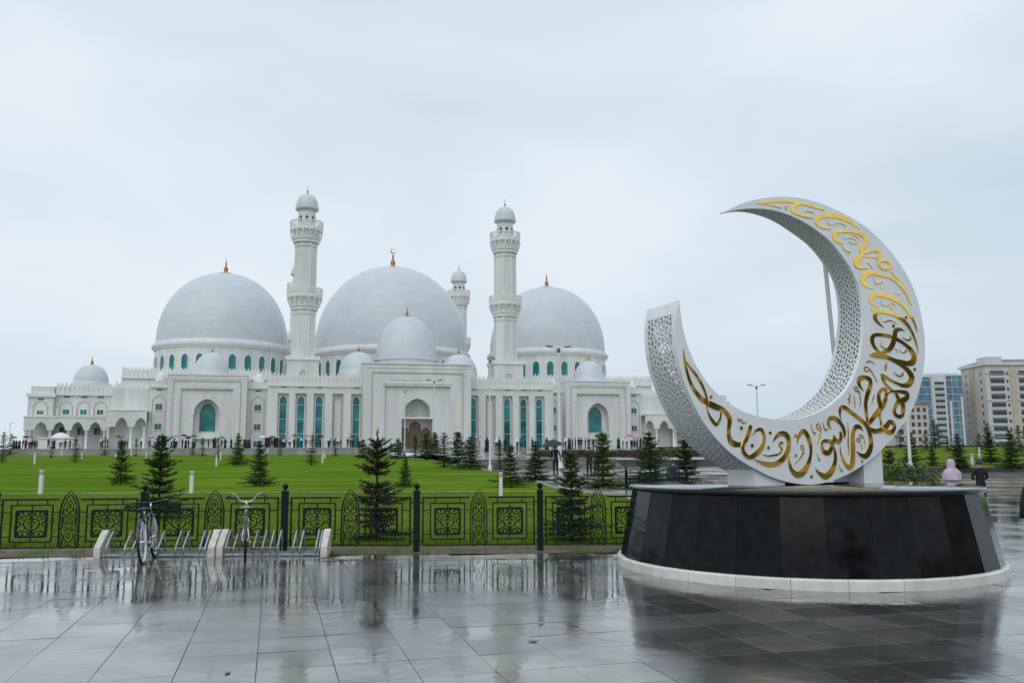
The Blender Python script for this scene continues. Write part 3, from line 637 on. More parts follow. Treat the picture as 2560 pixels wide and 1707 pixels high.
# ------------------------------------------------------------------ crescent monument
M_WHITE = mat('white_painted_metal', (.76, .785, .80), .34, var=.05, vscale=2.5, coat=.15)
M_LATT = mat('white_lattice_metal', (.70, .72, .71), .4, var=.06, vscale=3)
M_BLACK = mat('polished_black_granite', (.008, .009, .0105), .10, var=.5, vscale=6, bump=.03, bscale=6, rnd=.2, spec=.14)
M_BLACKTOP = mat('polished_black_slab', (.010, .011, .012), .06, var=.3, vscale=6, spec=.3)
M_MARBLE = mat('white_kerb_marble', (.64, .63, .59), .35, var=.10, vscale=5, rnd=.06)
M_GOLD = mat('mirror_gold', (.92, .60, .13), .03, metal=1.0, var=.12, vscale=4)

pl = empty('monument_plinth', (PLX, PLY, 0))
tag(pl, 'round black polished granite plinth with white stone kerb carrying the crescent', 'plinth')
NP = 30
for k in range(NP):
    a0 = 2*math.pi*(k + .004)/NP + .12; a1 = 2*math.pi*(k + .996)/NP + .12
    def P(a, r, z): return (r * math.cos(a), r * math.sin(a), z)
    b = MB()
    rb, rt_, zb, zt = 2.745, 2.545, .141, 1.122
    b.add([P(a0, rb, zb), P(a1, rb, zb), P(a1, rt_, zt), P(a0, rt_, zt), P(a0, rb-.04, zb), P(a1, rb-.04, zb), P(a1, rt_-.04, zt), P(a0, rt_-.04, zt)],
          [(0,1,2,3), (5,4,7,6), (0,3,7,4), (1,5,6,2), (3,2,6,7), (0,4,5,1)])
    o = b.build('granite_panel', M_BLACK, pl)
MB().lathe([(2.66, 0), (2.66, .14), (2.47, 1.12), (0, 1.12)], 66).build('core', M_JOINT, pl)
sl = MB().lathe([(0, 1.124), (2.56, 1.124), (2.588, 1.132), (2.597, 1.15), (2.597, 1.17), (2.588, 1.187), (2.57, 1.194), (0, 1.194)], 96).build('top_slab', M_BLACKTOP, pl)
smooth_by_angle(sl, 50)
NK = 26
for k in range(NK):
    a0 = 2*math.pi*(k + .004)/NK; a1 = 2*math.pi*(k + .996)/NK
    b = MB().lathe([(2.60, 0.0), (2.81, 0.0), (2.80, .115), (2.775, .138), (2.60, .140)], 6, a0=a0, a1=a1)
    for a in (a0, a1):
        b.poly([(r*math.cos(a), r*math.sin(a), z) for r, z in ((2.60, 0), (2.81, 0), (2.80, .115), (2.775, .138), (2.60, .140))])
    b.build('kerb_stone', M_MARBLE, pl)

CR_LOC = (4.50, 13.28, 3.45); CR_ROT = R(22)
cr = empty('crescent_monument', CR_LOC, CR_ROT)
tag(cr, 'tall white crescent sculpture with gold lettering and pierced sides on the black plinth', 'sculpture')
def contour(pts, n):
    c = catmull([(u, w, 0) for u, w in pts], 8)
    c, L = resample(c, n)
    for _ in range(14):
        c = [c[0]] + [(c[i-1] + c[i]*2 + c[i+1]) / 4 for i in range(1, n-1)] + [c[-1]]
    return c, L
NC = 220
co, LO = contour(C_OUTER, NC); ci, LI = contour(C_INNER, NC)
def thick(t):
    """depth of the sculpture along its length, left horn 0 .. upper horn 1"""
    ks = [(0, .90), (.10, .85), (.33, .84), (.47, .74), (.60, .58), (.70, .48), (.82, .45), (.90, .32), (.96, .15), (1, .05)]
    for (a, x), (b, y) in zip(ks[:-1], ks[1:]):
        if t <= b: return x + (y - x) * (t - a) / (b - a)
    return .05
def plate(yf, th, inset):
    b = MB(); vs = []
    for k in range(NC):
        t = k / (NC - 1); y = yf(t)
        o_, i_ = co[k], ci[k]
        vs += [(o_.x, y, o_.y), (i_.x, y, i_.y), (o_.x, y + th, o_.y), (i_.x, y + th, i_.y)]
    fs = []
    for k in range(NC - 1):
        a = 4*k; c = a + 4
        fs += [(a, a+1, c+1, c), (a+2, c+2, c+3, a+3), (a, c, c+2, a+2), (a+1, a+3, c+3, c+1)]
    fs += [(0, 2, 3, 1), (4*NC-4, 4*NC-3, 4*NC-1, 4*NC-2)]
    return b.add(vs, fs)
fp = plate(lambda t: 0.0, .03, 0).build('front_plate', M_WHITE, cr)
bpz = plate(lambda t: thick(t) - .03, .03, 0).build('back_plate', M_WHITE, cr)

def clip(poly, px, py, nx, ny):
    out = []; n = len(poly)
    for i in range(n):
        a = poly[i]; b = poly[(i+1) % n]
        da = (a[0]-px)*nx + (a[1]-py)*ny; db = (b[0]-px)*nx + (b[1]-py)*ny
        if da <= 0: out.append(a)
        if (da < 0 < db) or (db < 0 < da):
            t = da / (da - db); out.append((a[0] + (b[0]-a[0])*t, a[1] + (b[1]-a[1])*t))
    return out
def lattice(cont, L, sgn, name, seed):
    """pierced cladding: irregular cells, each a ring of metal round a hole, on the curved side"""
    rg = random.Random(seed); W = .86; m = .075; s = .083
    nx = int((L - .16) / s); ny = int((W - 2*m) / s)
    sx = (L - .16) / nx; sy = (W - 2*m) / ny
    pts = {}
    for i in range(nx):
        for j in range(ny):
            pts[i, j] = (.08 + (i + .5 + rg.uniform(-.34, .34) + (.25 if j % 2 else -.25)) * sx, m + (j + .5 + rg.uniform(-.34, .34)) * sy)
    def at(x, y, h):
        f = min(max(x / L, 0), 1) * (NC - 1); k = min(int(f), NC - 2); q = f - k
        p = cont[k].lerp(cont[k+1], q); d = (cont[k+1] - cont[k]).normalized(); nrm = Vector((d.y, -d.x, 0)) * sgn
        T = thick(x / L)
        p = p + nrm * h
        return (p.x, .012 + (T - .024) * y / W, p.y)
    b = MB(); th = .012
    for (i, j), (cx, cy) in pts.items():
        poly = [(max(.08, cx - 2*sx), m), (min(L - .08, cx + 2*sx), m), (min(L - .08, cx + 2*sx), W - m), (max(.08, cx - 2*sx), W - m)]
        for a in range(-2, 3):
            for c in range(-2, 3):
                if (a or c) and (i+a, j+c) in pts:
                    ox, oy = pts[i+a, j+c]; poly = clip(poly, (cx+ox)/2, (cy+oy)/2, ox-cx, oy-cy)
        n = len(poly)
        if n < 3: continue
        gx = sum(p[0] for p in poly) / n; gy = sum(p[1] for p in poly) / n
        hole = []
        for p in poly:
            dx, dy = p[0]-gx, p[1]-gy; d = math.hypot(dx, dy); f = max(.35, 1 - .0135 / max(d, .012))
            hole.append((gx + dx*f, gy + dy*f))
        # round the hole a little
        hr = []
        for q in range(n):
            a_, b_, c_ = hole[q-1], hole[q], hole[(q+1) % n]
            hr.append((b_[0]*.8 + (a_[0]+c_[0])*.1, b_[1]*.8 + (a_[1]+c_[1])*.1))
        vs = [at(*p, 0) for p in poly] + [at(*p, 0) for p in hr] + [at(*p, -th) for p in hr]
        b.add(vs, [(q, (q+1) % n, n + (q+1) % n, n + q) for q in range(n)] + [(n+q, n+(q+1) % n, 2*n+(q+1) % n, 2*n+q) for q in range(n)])
    o = b.build(name, M_LATT, cr); tag(o, kind='stuff')
    # solid border strips of the side
    e = MB(); NN = 200
    for y0, y1 in ((0, m), (W - m, W)):
        vs = []
        for k in range(NN):
            x = L * k / (NN - 1); vs += [at(x, y0, .003), at(x, y1, .003), at(x, y0, -.012), at(x, y1, -.012)]
        fs = []
        for k in range(NN - 1):
            a = 4*k; c = a + 4
            fs += [(a, a+1, c+1, c), (a+2, c+2, c+3, a+3), (a, c, c+2, a+2), (a+1, a+3, c+3, c+1)]
        e.add(vs, fs)
    for x0, x1 in ((0, .09), (L*.985, L)):
        e.add([at(x0, m, .003), at(x1, m, .003), at(x1, W-m, .003), at(x0, W-m, .003)], [(0, 1, 2, 3)])
    if name == 'outer_lattice':      # solid top field of the left horn
        e.add([at(.05, m, .004), at(.20, m, .004), at(.20, W-m, .004), at(.05, W-m, .004)], [(0, 1, 2, 3)])
    e.build('side_border', M_WHITE, cr)
lattice(co, LO, 1, 'outer_lattice', 3)
lattice(ci, LI, -1, 'inner_lattice', 5)
# gold lettering, each stroke a raised mirror-gold plate
for si, stz in enumerate(STROKES):
    pts = catmull([(x, z, w) for x, z, w in stz], 7)
    n = len(pts); vs = []
    for k, p in enumerate(pts):
        d = pts[min(k+1, n-1)] - pts[max(k-1, 0)]
        d = Vector((d.x, d.y)); d.normalize(); nr = Vector((-d.y, d.x)); w = max(min(p.z, p.z * (.78 + 2.6 * p.z)), .004) / 2
        y = -.006 - .0014 * (si % 5) - .006 * k / n
        vs += [(p.x + nr.x*w, y, p.y + nr.y*w), (p.x - nr.x*w, y, p.y - nr.y*w), (p.x + nr.x*w, -.0005, p.y + nr.y*w), (p.x - nr.x*w, -.0005, p.y - nr.y*w)]
    fs = []
    for k in range(n - 1):
        a = 4*k; c = a + 4
        fs += [(a, c, c+1, a+1), (a, a+2, c+2, c), (a+1, c+1, c+3, a+3)]
    fs += [(0, 1, 3, 2), (4*n-4, 4*n-2, 4*n-1, 4*n-3)]
    MB().add(vs, fs).build('letter_stroke', M_GOLD, cr)
for x, z, r in DOTS:
    out = [(x + r*math.cos(2*math.pi*k/16), z + r*math.sin(2*math.pi*k/16)) for k in range(16)]
    MB().prism(out, -.010, -.0005).build('letter_dot', M_GOLD, cr)
# feet and rear strut
zs = 1.1955 - CR_LOC[2]
def outer_z(u):
    best = min((p for p in co if p.y < -1.0), key=lambda p: abs(p.x - u)); return best.y
for u0, u1 in ((-.93, -.38), (1.17, 1.56)):
    n = 8; prof = [(u0, zs), (u1, zs)] + [(u1 + (u0-u1)*k/n, outer_z(u1 + (u0-u1)*k/n) + .03) for k in range(n+1)]
    MB().prism(prof, .06, .74).build('foot_block', M_WHITE, cr)
MB().box(-.2, .95, .15, .62, zs, zs + .03).build('base_plate', M_BLACK, cr)
MB().tube([(.905, .415, 1.84), (1.02, .50, 1.24), (1.70, 1.0, zs)], .036, 10).build('support_strut', mat('grey_steel', (.66, .69, .71), .4), cr, smooth=True)
# ------------------------------------------------------------------ ornamental fence
M_FENCE = mat('dark_green_iron', (.004, .016, .012), .5, var=.3, vscale=8, spec=.18)
def spiral(cx, cz, r0, turns, a0, sg=1, n=22, r1=.004):
    return [(cx + (r0 + (r1 - r0)*k/n) * math.cos(a0 + sg*turns*2*math.pi*k/n), 0, cz + (r0 + (r1 - r0)*k/n) * math.sin(a0 + sg*turns*2*math.pi*k/n)) for k in range(n + 1)]
def scroll_mesh(name, paths, r=.007):
    b = MB()
    for p in paths: b.tube(p, r, 5)
    return b.mesh(name, M_FENCE, True)
cv = lambda pts, per=6: [tuple(p) for p in catmull([(x, 0, z) for x, z in pts], per)]
# unit designs for the square panel (half width .2) and the arched panel
SC_TOP = scroll_mesh('scroll_top', [cv([(0, .10), (.03, .15), (.08, .13), (.13, .12), (.175, .15), (.165, .195), (.12, .20), (.105, .17), (.13, .158)]), cv([(0, .20), (.03, .17), (.06, .20)])], .0115)
SC_SIDE = scroll_mesh('scroll_side', [cv([(.198, .06), (.15, .01), (.10, -.03), (.05, -.09), (.0, -.12)]), cv([(.198, -.07), (.15, -.01), (.17, .05)]), cv([(.02, -.10), (.09, -.06), (.10, .03), (.06, .09), (.02, .06), (.035, .01), (.06, .03)]), cv([(.11, .06), (.15, .085), (.19, .10)])], .0085)
SC_STEM = scroll_mesh('scroll_stem', [[(0, 0, -.20), (0, 0, .10)], cv([(-.03, -.02), (0, -.06), (.03, -.02)]), cv([(-.02, .08), (0, .11), (.02, .08)])], .009)
SA_TOP = scroll_mesh('scroll_arch_top', [cv([(0, .86), (.035, .80), (.05, .72), (.02, .66), (0, .63)]), cv([(0, .63), (.04, .60), (.085, .62), (.09, .68), (.06, .70), (.05, .66)]), cv([(.115, .60), (.10, .72), (.075, .82), (.03, .93)]), cv([(0, .80), (.015, .76), (0, .72)])], .009)
SA_MID = scroll_mesh('scroll_arch_mid', [cv([(0, .56), (.05, .575), (.09, .54), (.085, .48), (.04, .45), (0, .45)]), cv([(0, .51), (.03, .53), (.05, .50), (.03, .475), (0, .48)]), cv([(.085, .57), (.115, .52), (.09, .46), (.115, .42)])], .0085)
SA_LOW = scroll_mesh('scroll_arch_low', [cv([(.118, .38), (.07, .42), (.04, .38), (.06, .33), (.085, .36)]), cv([(0, .40), (.03, .33), (.07, .25), (.05, .17), (0, .12)]), cv([(0, .30), (.025, .24), (0, .19)]), cv([(.118, .30), (.085, .22), (.10, .12), (.118, .06)]), cv([(0, .10), (.04, .05), (.09, .03), (.115, .02)])], .0085)
def square_panel(parent, cx, half):
    outer = [(-half, .21), (half, .21), (half, .83), (-half, .83)]
    fr = MB()
    for (a, b_) in ((0, 1), (1, 2), (2, 3), (3, 0)):
        fr.bar((outer[a][0], 0, outer[a][1]), (outer[b_][0], 0, outer[b_][1]), .022)
    fr.build('square_frame', M_FENCE, parent, loc=(cx, 0, 0))
    hi = half * .725
    inner = [(-hi, .295), (hi, .295), (hi, .735), (-hi, .735)]
    f2 = MB()
    for (a, b_) in ((0, 1), (1, 2), (2, 3), (3, 0)):
        f2.bar((inner[a][0], -.002, inner[a][1]), (inner[b_][0], -.002, inner[b_][1]), .034)
    pn = f2.build('ornament_frame', M_FENCE, parent, loc=(cx, 0, 0))
    k = hi / .205
    for sx in (1, -1):
        link('scroll', SC_TOP, pn, (0, 0, .515), scale=(sx * k, 1, 1.0))
        link('scroll', SC_TOP, pn, (0, 0, .515), scale=(sx * k, 1, -1.0))
        link('scroll', SC_SIDE, pn, (0, 0, .515), scale=(sx * k, 1, 1.0))
    link('scroll', SC_STEM, pn, (0, 0, .515), scale=(k, 1, 1))
    for x, z0, z1 in ((0, .735, .83), (0, .21, .295), (-hi, .83, .925), (hi, .83, .925), (-hi, .11, .21), (hi, .11, .21)):
        MB().bar((x, 0, z0), (x, 0, z1), .016).build('spacer', M_FENCE, parent, loc=(cx, 0, 0))
def arch_panel(parent, cx, half):
    out = [(-half, .10), (half, .10)] + [(half, .62), (half*.97, .75), (half*.80, .88), (half*.5, .99), (0, 1.075)] + [(-half*.5, .99), (-half*.80, .88), (-half*.97, .75), (-half, .62)]
    inn = [(x * .86, .12 + (z - .10) * .965) for x, z in out]
    inn2 = [(x * .74, .12 + (z - .10) * .92) for x, z in out]; inn3 = [(x * .68, .12 + (z - .10) * .90) for x, z in out]
    b = MB().ring(out, inn, -.02, .012)
    b.ring(inn2, inn3, -.010, .004)
    a = b.build('arched_frame', M_FENCE, parent, loc=(cx, 0, 0))
    k = half / .13
    for me in (SA_TOP, SA_MID, SA_LOW):
        for sx in (1, -1): link('scroll', me, a, (0, 0, .07), scale=(sx * k * .82, 1, .98))
def post(parent, p):
    b = MB(); w = .052
    b.lathe([(w*1.35, 0), (w*1.42, .0), (w*1.42, 1.0), (w*1.62, 1.01), (w*1.62, 1.03), (w*1.0, 1.06), (0, 1.06)], 4, ph=math.pi/4)
    o = b.build('post', M_FENCE, parent, loc=p)
    cb = MB().lathe([(.018, 1.055), (.02, 1.075), (.034, 1.082), (.05, 1.105), (.053, 1.13), (.044, 1.155), (.02, 1.172), (0, 1.176)], 14).build('ball_cap', M_FENCE, o, smooth=True)
    return o
def fence_run(name, label, pts):
    f = empty(name, (pts[0][0], pts[0][1], .015)); tag(f, label, 'fence')
    for p in pts: post(f, (p[0] - pts[0][0], p[1] - pts[0][1], 0))
    for a, b_ in zip(pts[:-1], pts[1:]):
        dx, dy = b_[0] - a[0], b_[1] - a[1]; L = math.hypot(dx, dy); rz = math.atan2(dy, dx)
        ox, oy = a[0] - pts[0][0], a[1] - pts[0][1]
        def pt(me_objs):
            for o in me_objs:
                x, y = o.location.x, o.location.y
                o.location = (ox + x*math.cos(rz) - y*math.sin(rz), oy + x*math.sin(rz) + y*math.cos(rz), o.location.z)
                o.rotation_euler = (0, 0, rz)
        before = set(f.children)
        MB().bar((.05*L, 0, .11), (.95*L, 0, .11), .022).build('bottom_rail', M_FENCE, f)
        MB().bar((.05*L, 0, .925), (.425*L, 0, .925), .028).build('top_rail', M_FENCE, f)
        MB().bar((.575*L, 0, .925), (.95*L, 0, .925), .028).build('top_rail', M_FENCE, f)
        for x in (.05*L, .95*L): MB().bar((x, 0, .10), (x, 0, .938), .026).build('upright', M_FENCE, f)
        for x0, x1 in ((.015*L, .05*L), (.95*L, .985*L)):
            for z in (.18, .84): MB().bar((x0, 0, z), (x1, 0, z), .02).build('hinge_bar', M_FENCE, f)
        ha = .070 * L
        for z in (.30, .71):
            for x0, x1 in ((.05*L, .11*L), (.385*L, .5*L - ha), (.5*L + ha, .615*L), (.89*L, .95*L)):
                MB().bar((x0, 0, z), (x1, 0, z), .016).build('cross_bar', M_FENCE, f)
        for c in (.2475, .7525): square_panel(f, c * L, .1375 * L)
        arch_panel(f, .5 * L, ha)
        pt([o for o in f.children if o not in before])
    return f
fence_run('ornamental_fence', 'dark green wrought iron fence with scrolled square and arched panels beside the lawn', POSTS)
fence_run('ornamental_fence', 'dark iron fence post and panel beside the steps, behind the plinth', [(4.72, 36.2), (5.6, 34.1), (6.4, 32.0)])

# ------------------------------------------------------------------ bicycle racks
M_RACKC = mat('pale_concrete', (.62, .60, .54), .7, var=.2, vscale=9, bump=.25, bscale=60)
M_GALV = mat('galvanised_steel', (.40, .42, .44), .42, metal=.75, var=.25, vscale=10)
def rack(name, label, x0, x1, y, hoops):
    r = empty(name, (x0, y, 0)); tag(r, label, 'bike rack', 'bicycle racks along the fence')
    for x in (0.0, x1 - x0 - .11):
        prof = [(0, 0), (.34, 0), (.34, .43), (.28, .43), (.0, .16)]       # (depth, height)
        b = MB(); n = len(prof); c = .012
        vs = [(x, d, z) for d, z in prof] + [(x + .11, d, z) for d, z in prof]
        fs = [tuple(range(n)), tuple(range(2*n-1, n-1, -1))] + [(i, i + n, (i+1) % n + n, (i+1) % n) for i in range(n)]
        b.add(vs, fs); b.build('end_block', M_RACKC, r)
    for d in (.06, .355):
        MB().bar((.13, d, .035), (x1 - x0 - .13, d, .035), .04).build('base_rail', M_GALV, r)
    for h in hoops:
        x = h - x0
        MB().tube([(x, .05, .03), (x, .06, .16), (x, .27, .39), (x, .30, .41), (x, .33, .39), (x, .345, .28), (x, .36, .03)], .016, 8).build('hoop', M_GALV, r, smooth=True)
    for a, b_ in zip(hoops[:-1], hoops[1:]):
        if b_ - a < .22:
            MB().bar((a - x0, .06, .15), (b_ - x0, .06, .15), .02).build('tie_bar', M_GALV, r)
rack('bicycle_rack', 'steel bicycle rack with concrete ends holding the black and white bicycle', -7.02, -5.00, 14.72, [-6.834, -6.519, -6.382, -6.10, -5.959, -5.667, -5.538, -5.259, -5.17])
rack('bicycle_rack', 'steel bicycle rack with concrete ends holding the bicycle with raised handlebars', -4.985, -3.12, 14.76, [-4.84, -4.70, -4.372, -4.22, -4.088, -3.967, -3.704, -3.583, -3.32, -3.26])

# ------------------------------------------------------------------ bicycles
M_TYRE = mat('rubber_tyre', (.015, .015, .016), .7)
M_RIM = mat('alloy_rim', (.62, .63, .64), .25, metal=.9)
M_BLK = mat('black_paint', (.014, .014, .016), .3, coat=.3)
M_WHT = mat('white_frame_paint', (.72, .73, .74), .25, coat=.3)
M_CHROME = mat('chrome', (.72, .74, .75), .12, metal=1.0)
M_SADT = mat('worn_tan_saddle', (.34, .29, .23), .6, var=.2, vscale=20)
def bicycle(name, label, loc, rz, frame_m, frame2_m, rim_m, saddle_m, bars, lean=0.0, guard_m=None):
    """local +y is the riding direction, rear wheel hub at y=-.52"""
    bk = empty(name, loc, rz); bk.rotation_euler = (0, lean, rz)
    tag(bk, label, 'bicycle')
    R0 = .335
    def wheel(y, steer=0.0):
        ring = [(0, y + R0*math.cos(a), R0 + R0*math.sin(a)) for a in [2*math.pi*k/36 for k in range(36)]]
        w = MB().tube([(0, p[1], p[2]) for p in ring], .021, 8, closed=True).build('tyre', M_TYRE, None, smooth=True)
        rim = MB().tube([(0, y + (R0-.03)*math.cos(2*math.pi*k/36), R0 + (R0-.03)*math.sin(2*math.pi*k/36)) for k in range(36)], .012 if rim_m is not M_WHT else .022, 6, closed=True)
        h = MB()
        for k in range(20):
            a = 2*math.pi*k/20; h.tube([((.02 if k % 2 else -.02), y, R0), (0, y + (R0-.03)*math.cos(a), R0 + (R0-.03)*math.sin(a))], .0018, 4, cap=False)
        wh = MB().tube([(-.035, y, R0), (.035, y, R0)], .022, 10).build('wheel_hub', M_CHROME, bk, smooth=True)
        w.parent = wh; rim.build('rim', rim_m, wh, smooth=True); tag(h.build('spokes', M_CHROME, wh), kind='stuff')
        return wh
    wheel(-.52); wheel(.52)
    F = MB()
    seat_t, bb, head_t, head_b = (0, -.22, .72), (0, -.10, .29), (0, .36, .76), (0, .40, .62)
    F.tube([bb, seat_t], .018, 8); F.tube([bb, head_b], .02, 8); F.tube([seat_t[:2] + (.68,), head_t], .018, 8); F.tube([head_t, head_b], .022, 8)
    F.build('frame', frame_m, bk, smooth=True)
    S = MB()
    for sx in (-1, 1):
        S.tube([(sx*.012, -.10, .29), (sx*.055, -.52, R0)], .009, 6); S.tube([(sx*.012, -.22, .68), (sx*.055, -.52, R0)], .008, 6)
    S.build('rear_stays', frame2_m, bk, smooth=True)
    K = MB()
    for sx in (-1, 1): K.tube([(sx*.02, .40, .64), (sx*.048, .43, .52), (sx*.05, .52, R0)], .012, 6)
    K.build('fork', frame2_m, bk, smooth=True)
    for y, a0, a1 in ((-.52, R(15), R(170)), (.52, R(25), R(130))):
        g = MB(); n = 16; vs = []
        for k in range(n + 1):
            a = a0 + (a1 - a0)*k/n; rr = R0 + .035
            for x, dr in ((-.032, -.012), (0, .004), (.032, -.012)): vs.append((x, y + (rr+dr)*math.cos(a), R0 + (rr+dr)*math.sin(a)))
        g.add(vs, [(3*k+j, 3*k+j+1, 3*k+j+4, 3*k+j+3) for k in range(n) for j in (0, 1)])
        g.build('mudguard', guard_m or frame_m, bk, smooth=True)
    sp = MB().tube([(0, -.22, .70), (0, -.245, .82)], .013, 8).build('seat_post', M_CHROME, bk, smooth=True)
    sd = MB(); prof = [(-.13, .085, .0), (-.11, .10, .03), (-.04, .075, .035), (.06, .03, .03), (.14, .018, .022), (.15, .008, .01)]
    vs = []
    for y, hw, hz in prof:
        for a in range(9): q = math.pi*a/8; vs.append((hw*math.cos(q), y, .83 + hz*math.sin(q)))
    fs = [(9*i+k, 9*i+k+1, 9*i+k+10, 9*i+k+9) for i in range(len(prof)-1) for k in range(8)] + [tuple(range(9)), tuple(range(9*len(prof)-1, 9*len(prof)-10, -1))]
    fs += [(9*i, 9*(i+1), 9*(i+1)+8, 9*i+8) for i in range(len(prof)-1)]
    sd.add(vs, fs); so = sd.build('saddle', saddle_m, bk, smooth=True); so.location = (0, -.25, 0)
    st_ = MB().tube([(0, .36, .76), (0, .345, .86), (0, .36, .90)], .014, 8).build('stem', M_CHROME, bk, smooth=True)
    H = MB()
    if bars == 'raised':
        hp = [(-.30, .16, 1.0), (-.22, .25, 1.03), (-.17, .31, 1.0), (-.09, .36, .91), (0, .36, .90), (.09, .36, .91), (.17, .31, 1.0), (.22, .25, 1.03), (.30, .16, 1.0)]
    else:
        hp = [(-.29, .30, .93), (-.14, .37, .92), (0, .38, .91), (.14, .37, .92), (.29, .30, .93)]
    H.tube([tuple(p) for p in catmull(hp, 5)], .0115, 8); ho = H.build('handlebar', M_CHROME if bars == 'raised' else M_BLK, bk, smooth=True)
    for sx in (0, -1):
        a, b_ = Vector(hp[sx]), Vector(hp[1 if sx == 0 else -2]); d = (b_ - a).normalized()
        MB().tube([a - d*.02, a + d*.10], .018, 8).build('grip', M_BLK, ho, smooth=True)
    cr_ = MB().tube([(-.06, -.10, .29), (.06, -.10, .29)], .018, 8)
    cr_.tube([(.055, -.10+.09*math.cos(2*math.pi*k/20), .29+.09*math.sin(2*math.pi*k/20)) for k in range(20)], .006, 5, closed=True)
    co_ = cr_.build('crank', M_CHROME, bk, smooth=True)
    for sx, a in ((1, R(-60)), (-1, R(120))):
        e = (sx*.075, -.10 + .17*math.cos(a), .29 + .17*math.sin(a))
        MB().tube([(sx*.07, -.10, .29), e], .009, 6).build('crank_arm', M_CHROME, co_, smooth=True)
        MB().box(e[0] - (.0 if sx > 0 else .09), e[0] + (.09 if sx > 0 else .0), e[1]-.04, e[1]+.04, e[2]-.012, e[2]+.012).build('pedal', M_BLK, co_)
    MB().tube([(0, -.52, R0 + .39), (0, -.56, R0 + .44), (0, -.85, R0 + .40)], .006, 5).build('carrier', M_BLK, bk) if bars != 'raised' else None
    return bk
bicycle('bicycle', 'black and white bicycle with wide rims leaning in the rack by a fence post', (-5.93, 14.36, 0), R(13), M_BLK, M_WHT, M_WHT, M_BLK, 'flat', R(-5), M_BLK)
bicycle('bicycle', 'old bicycle seen from behind with raised chrome handlebars and tan saddle', (-4.44, 14.62, 0), R(16.5), M_BLK, M_CHROME, M_RIM, M_SADT, 'raised', R(-1))
# ------------------------------------------------------------------ mosque
M_WALL = cladding('white_marble_cladding', (.74, .745, .735), 1.2, .6, joint=.72, rough=.4)
M_TRIM = mat('white_stone_trim', (.74, .74, .72), .45, var=.06, vscale=.6)
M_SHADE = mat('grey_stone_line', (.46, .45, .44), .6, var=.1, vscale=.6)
M_DOME = cladding('pale_dome_sheet', (.585, .63, .675), 2.2, .8, joint=.84, rough=.36, var=.05, spec=.5, stain=.93, streak=1.0)
M_TEAL = glass_mat('teal_glass', (.002, .235, .245))
M_GREENG = glass_mat('green_glass', (.004, .21, .15))
M_DARKG = glass_mat('dark_blue_glass', (.012, .05, .07))
M_COPPER = mat('gilded_copper', (.36, .18, .075), .35, metal=1.0, var=.2, vscale=2)
M_DOOR = mat('carved_wood_door', (.30, .19, .09), .5, col2=(.16, .09, .045), vscale=2.2, bump=.6, bscale=5)
M_INSCR = mat('gilded_inscription', (.66, .62, .50), .5, col2=(.70, .695, .66), vscale=3.2, bump=.4, bscale=4)
mosque = empty('mosque', (-20.1, 174.2, 0), R(13.5))
tag(mosque, 'large white marble mosque with three great grey domes and four minarets', 'mosque')
Z0 = 3.10
def BX(name, m, *args, parent=mosque): return MB().box(*args).build(name, m, parent)
def wall_arch(u0, u1, z0, zt, cx, hw, spring, apex, v0, depth, m, name, parent=mosque, pointed=1.0):
    b = MB(); ap = [(cx + x, z) for x, z in arch_pts(hw, spring, apex, 9, pointed)]
    q = lambda a, c, e, f: b.add([(a, v0, e), (c, v0, e), (c, v0, f), (a, v0, f)], [(0, 1, 2, 3)])
    q(u0, cx - hw, z0, zt); q(cx + hw, u1, z0, zt)
    for (xa, za), (xb, zb) in zip(ap[:-1], ap[1:]):
        b.add([(xb, v0, zb), (xa, v0, za), (xa, v0, zt), (xb, v0, zt)], [(0, 1, 2, 3)])
    path = [(cx + hw, z0)] + ap + [(cx - hw, z0)]
    for (xa, za), (xb, zb) in zip(path[:-1], path[1:]):
        b.add([(xa, v0, za), (xb, v0, zb), (xb, v0 + depth, zb), (xa, v0 + depth, za)], [(0, 1, 2, 3)])
    return b.build(name, m, parent)
def frame3(u0, u1, z0, zt, i0, i1, it, v0, v1, m, name, parent=mosque):
    return MB().box(u0, i0, v0, v1, z0, it).box(i1, u1, v0, v1, z0, it).box(u0, u1, v0, v1, it, zt).build(name, m, parent)
def arch_window(cx, hw, z0, spring, apex, v, glass, parent, frame=.12, proud=.12, name='window', bars=True, pointed=1.0):
    g = MB().prism([(cx + x, z) for x, z in arch_outline(hw, z0, spring, apex, 8, pointed)], v - .02, v + .02).build(name, glass, parent)
    o = [(cx + x, z) for x, z in offset_outline(hw, z0, spring, apex, frame, 8, pointed, dz=frame)]
    i = [(cx + x, z) for x, z in arch_outline(hw - .02, z0, spring, apex - .02, 8, pointed)]
    MB().ring(o, i, v - proud, v + .01).build('window_frame', M_TRIM, g)
    if bars:
        h = spring - z0
        k = max(1, int(h / 3.0))
        for j in range(1, k + 1): BX('transom', M_TRIM, cx - hw, cx + hw, v - .055, v - .022, z0 + h*j/(k+.3) - .035, z0 + h*j/(k+.3) + .035, parent=g)
    return g
def rect_window(u0, u1, z0, z1, v, glass, parent=mosque, sill=True):
    g = BX('window', glass, u0, u1, v - .03, v + .02, z0, z1, parent=parent)
    f = MB(); t = .07
    f.box(u0 - t, u0, v - .06, v, z0 - t, z1 + t); f.box(u1, u1 + t, v - .06, v, z0 - t, z1 + t)
    f.box(u0, u1, v - .06, v, z1, z1 + t); f.box(u0, u1, v - .06, v, z0 - t, z0); f.box((u0+u1)/2 - .025, (u0+u1)/2 + .025, v - .05, v - .031, z0, z1)
    f.build('window_frame', M_TRIM, g)
    if sill: BX('window_sill', M_TRIM, u0 - .15, u1 + .15, v - .16, v - .061, z0 - .17, z0 - .071, parent=g)
    return g
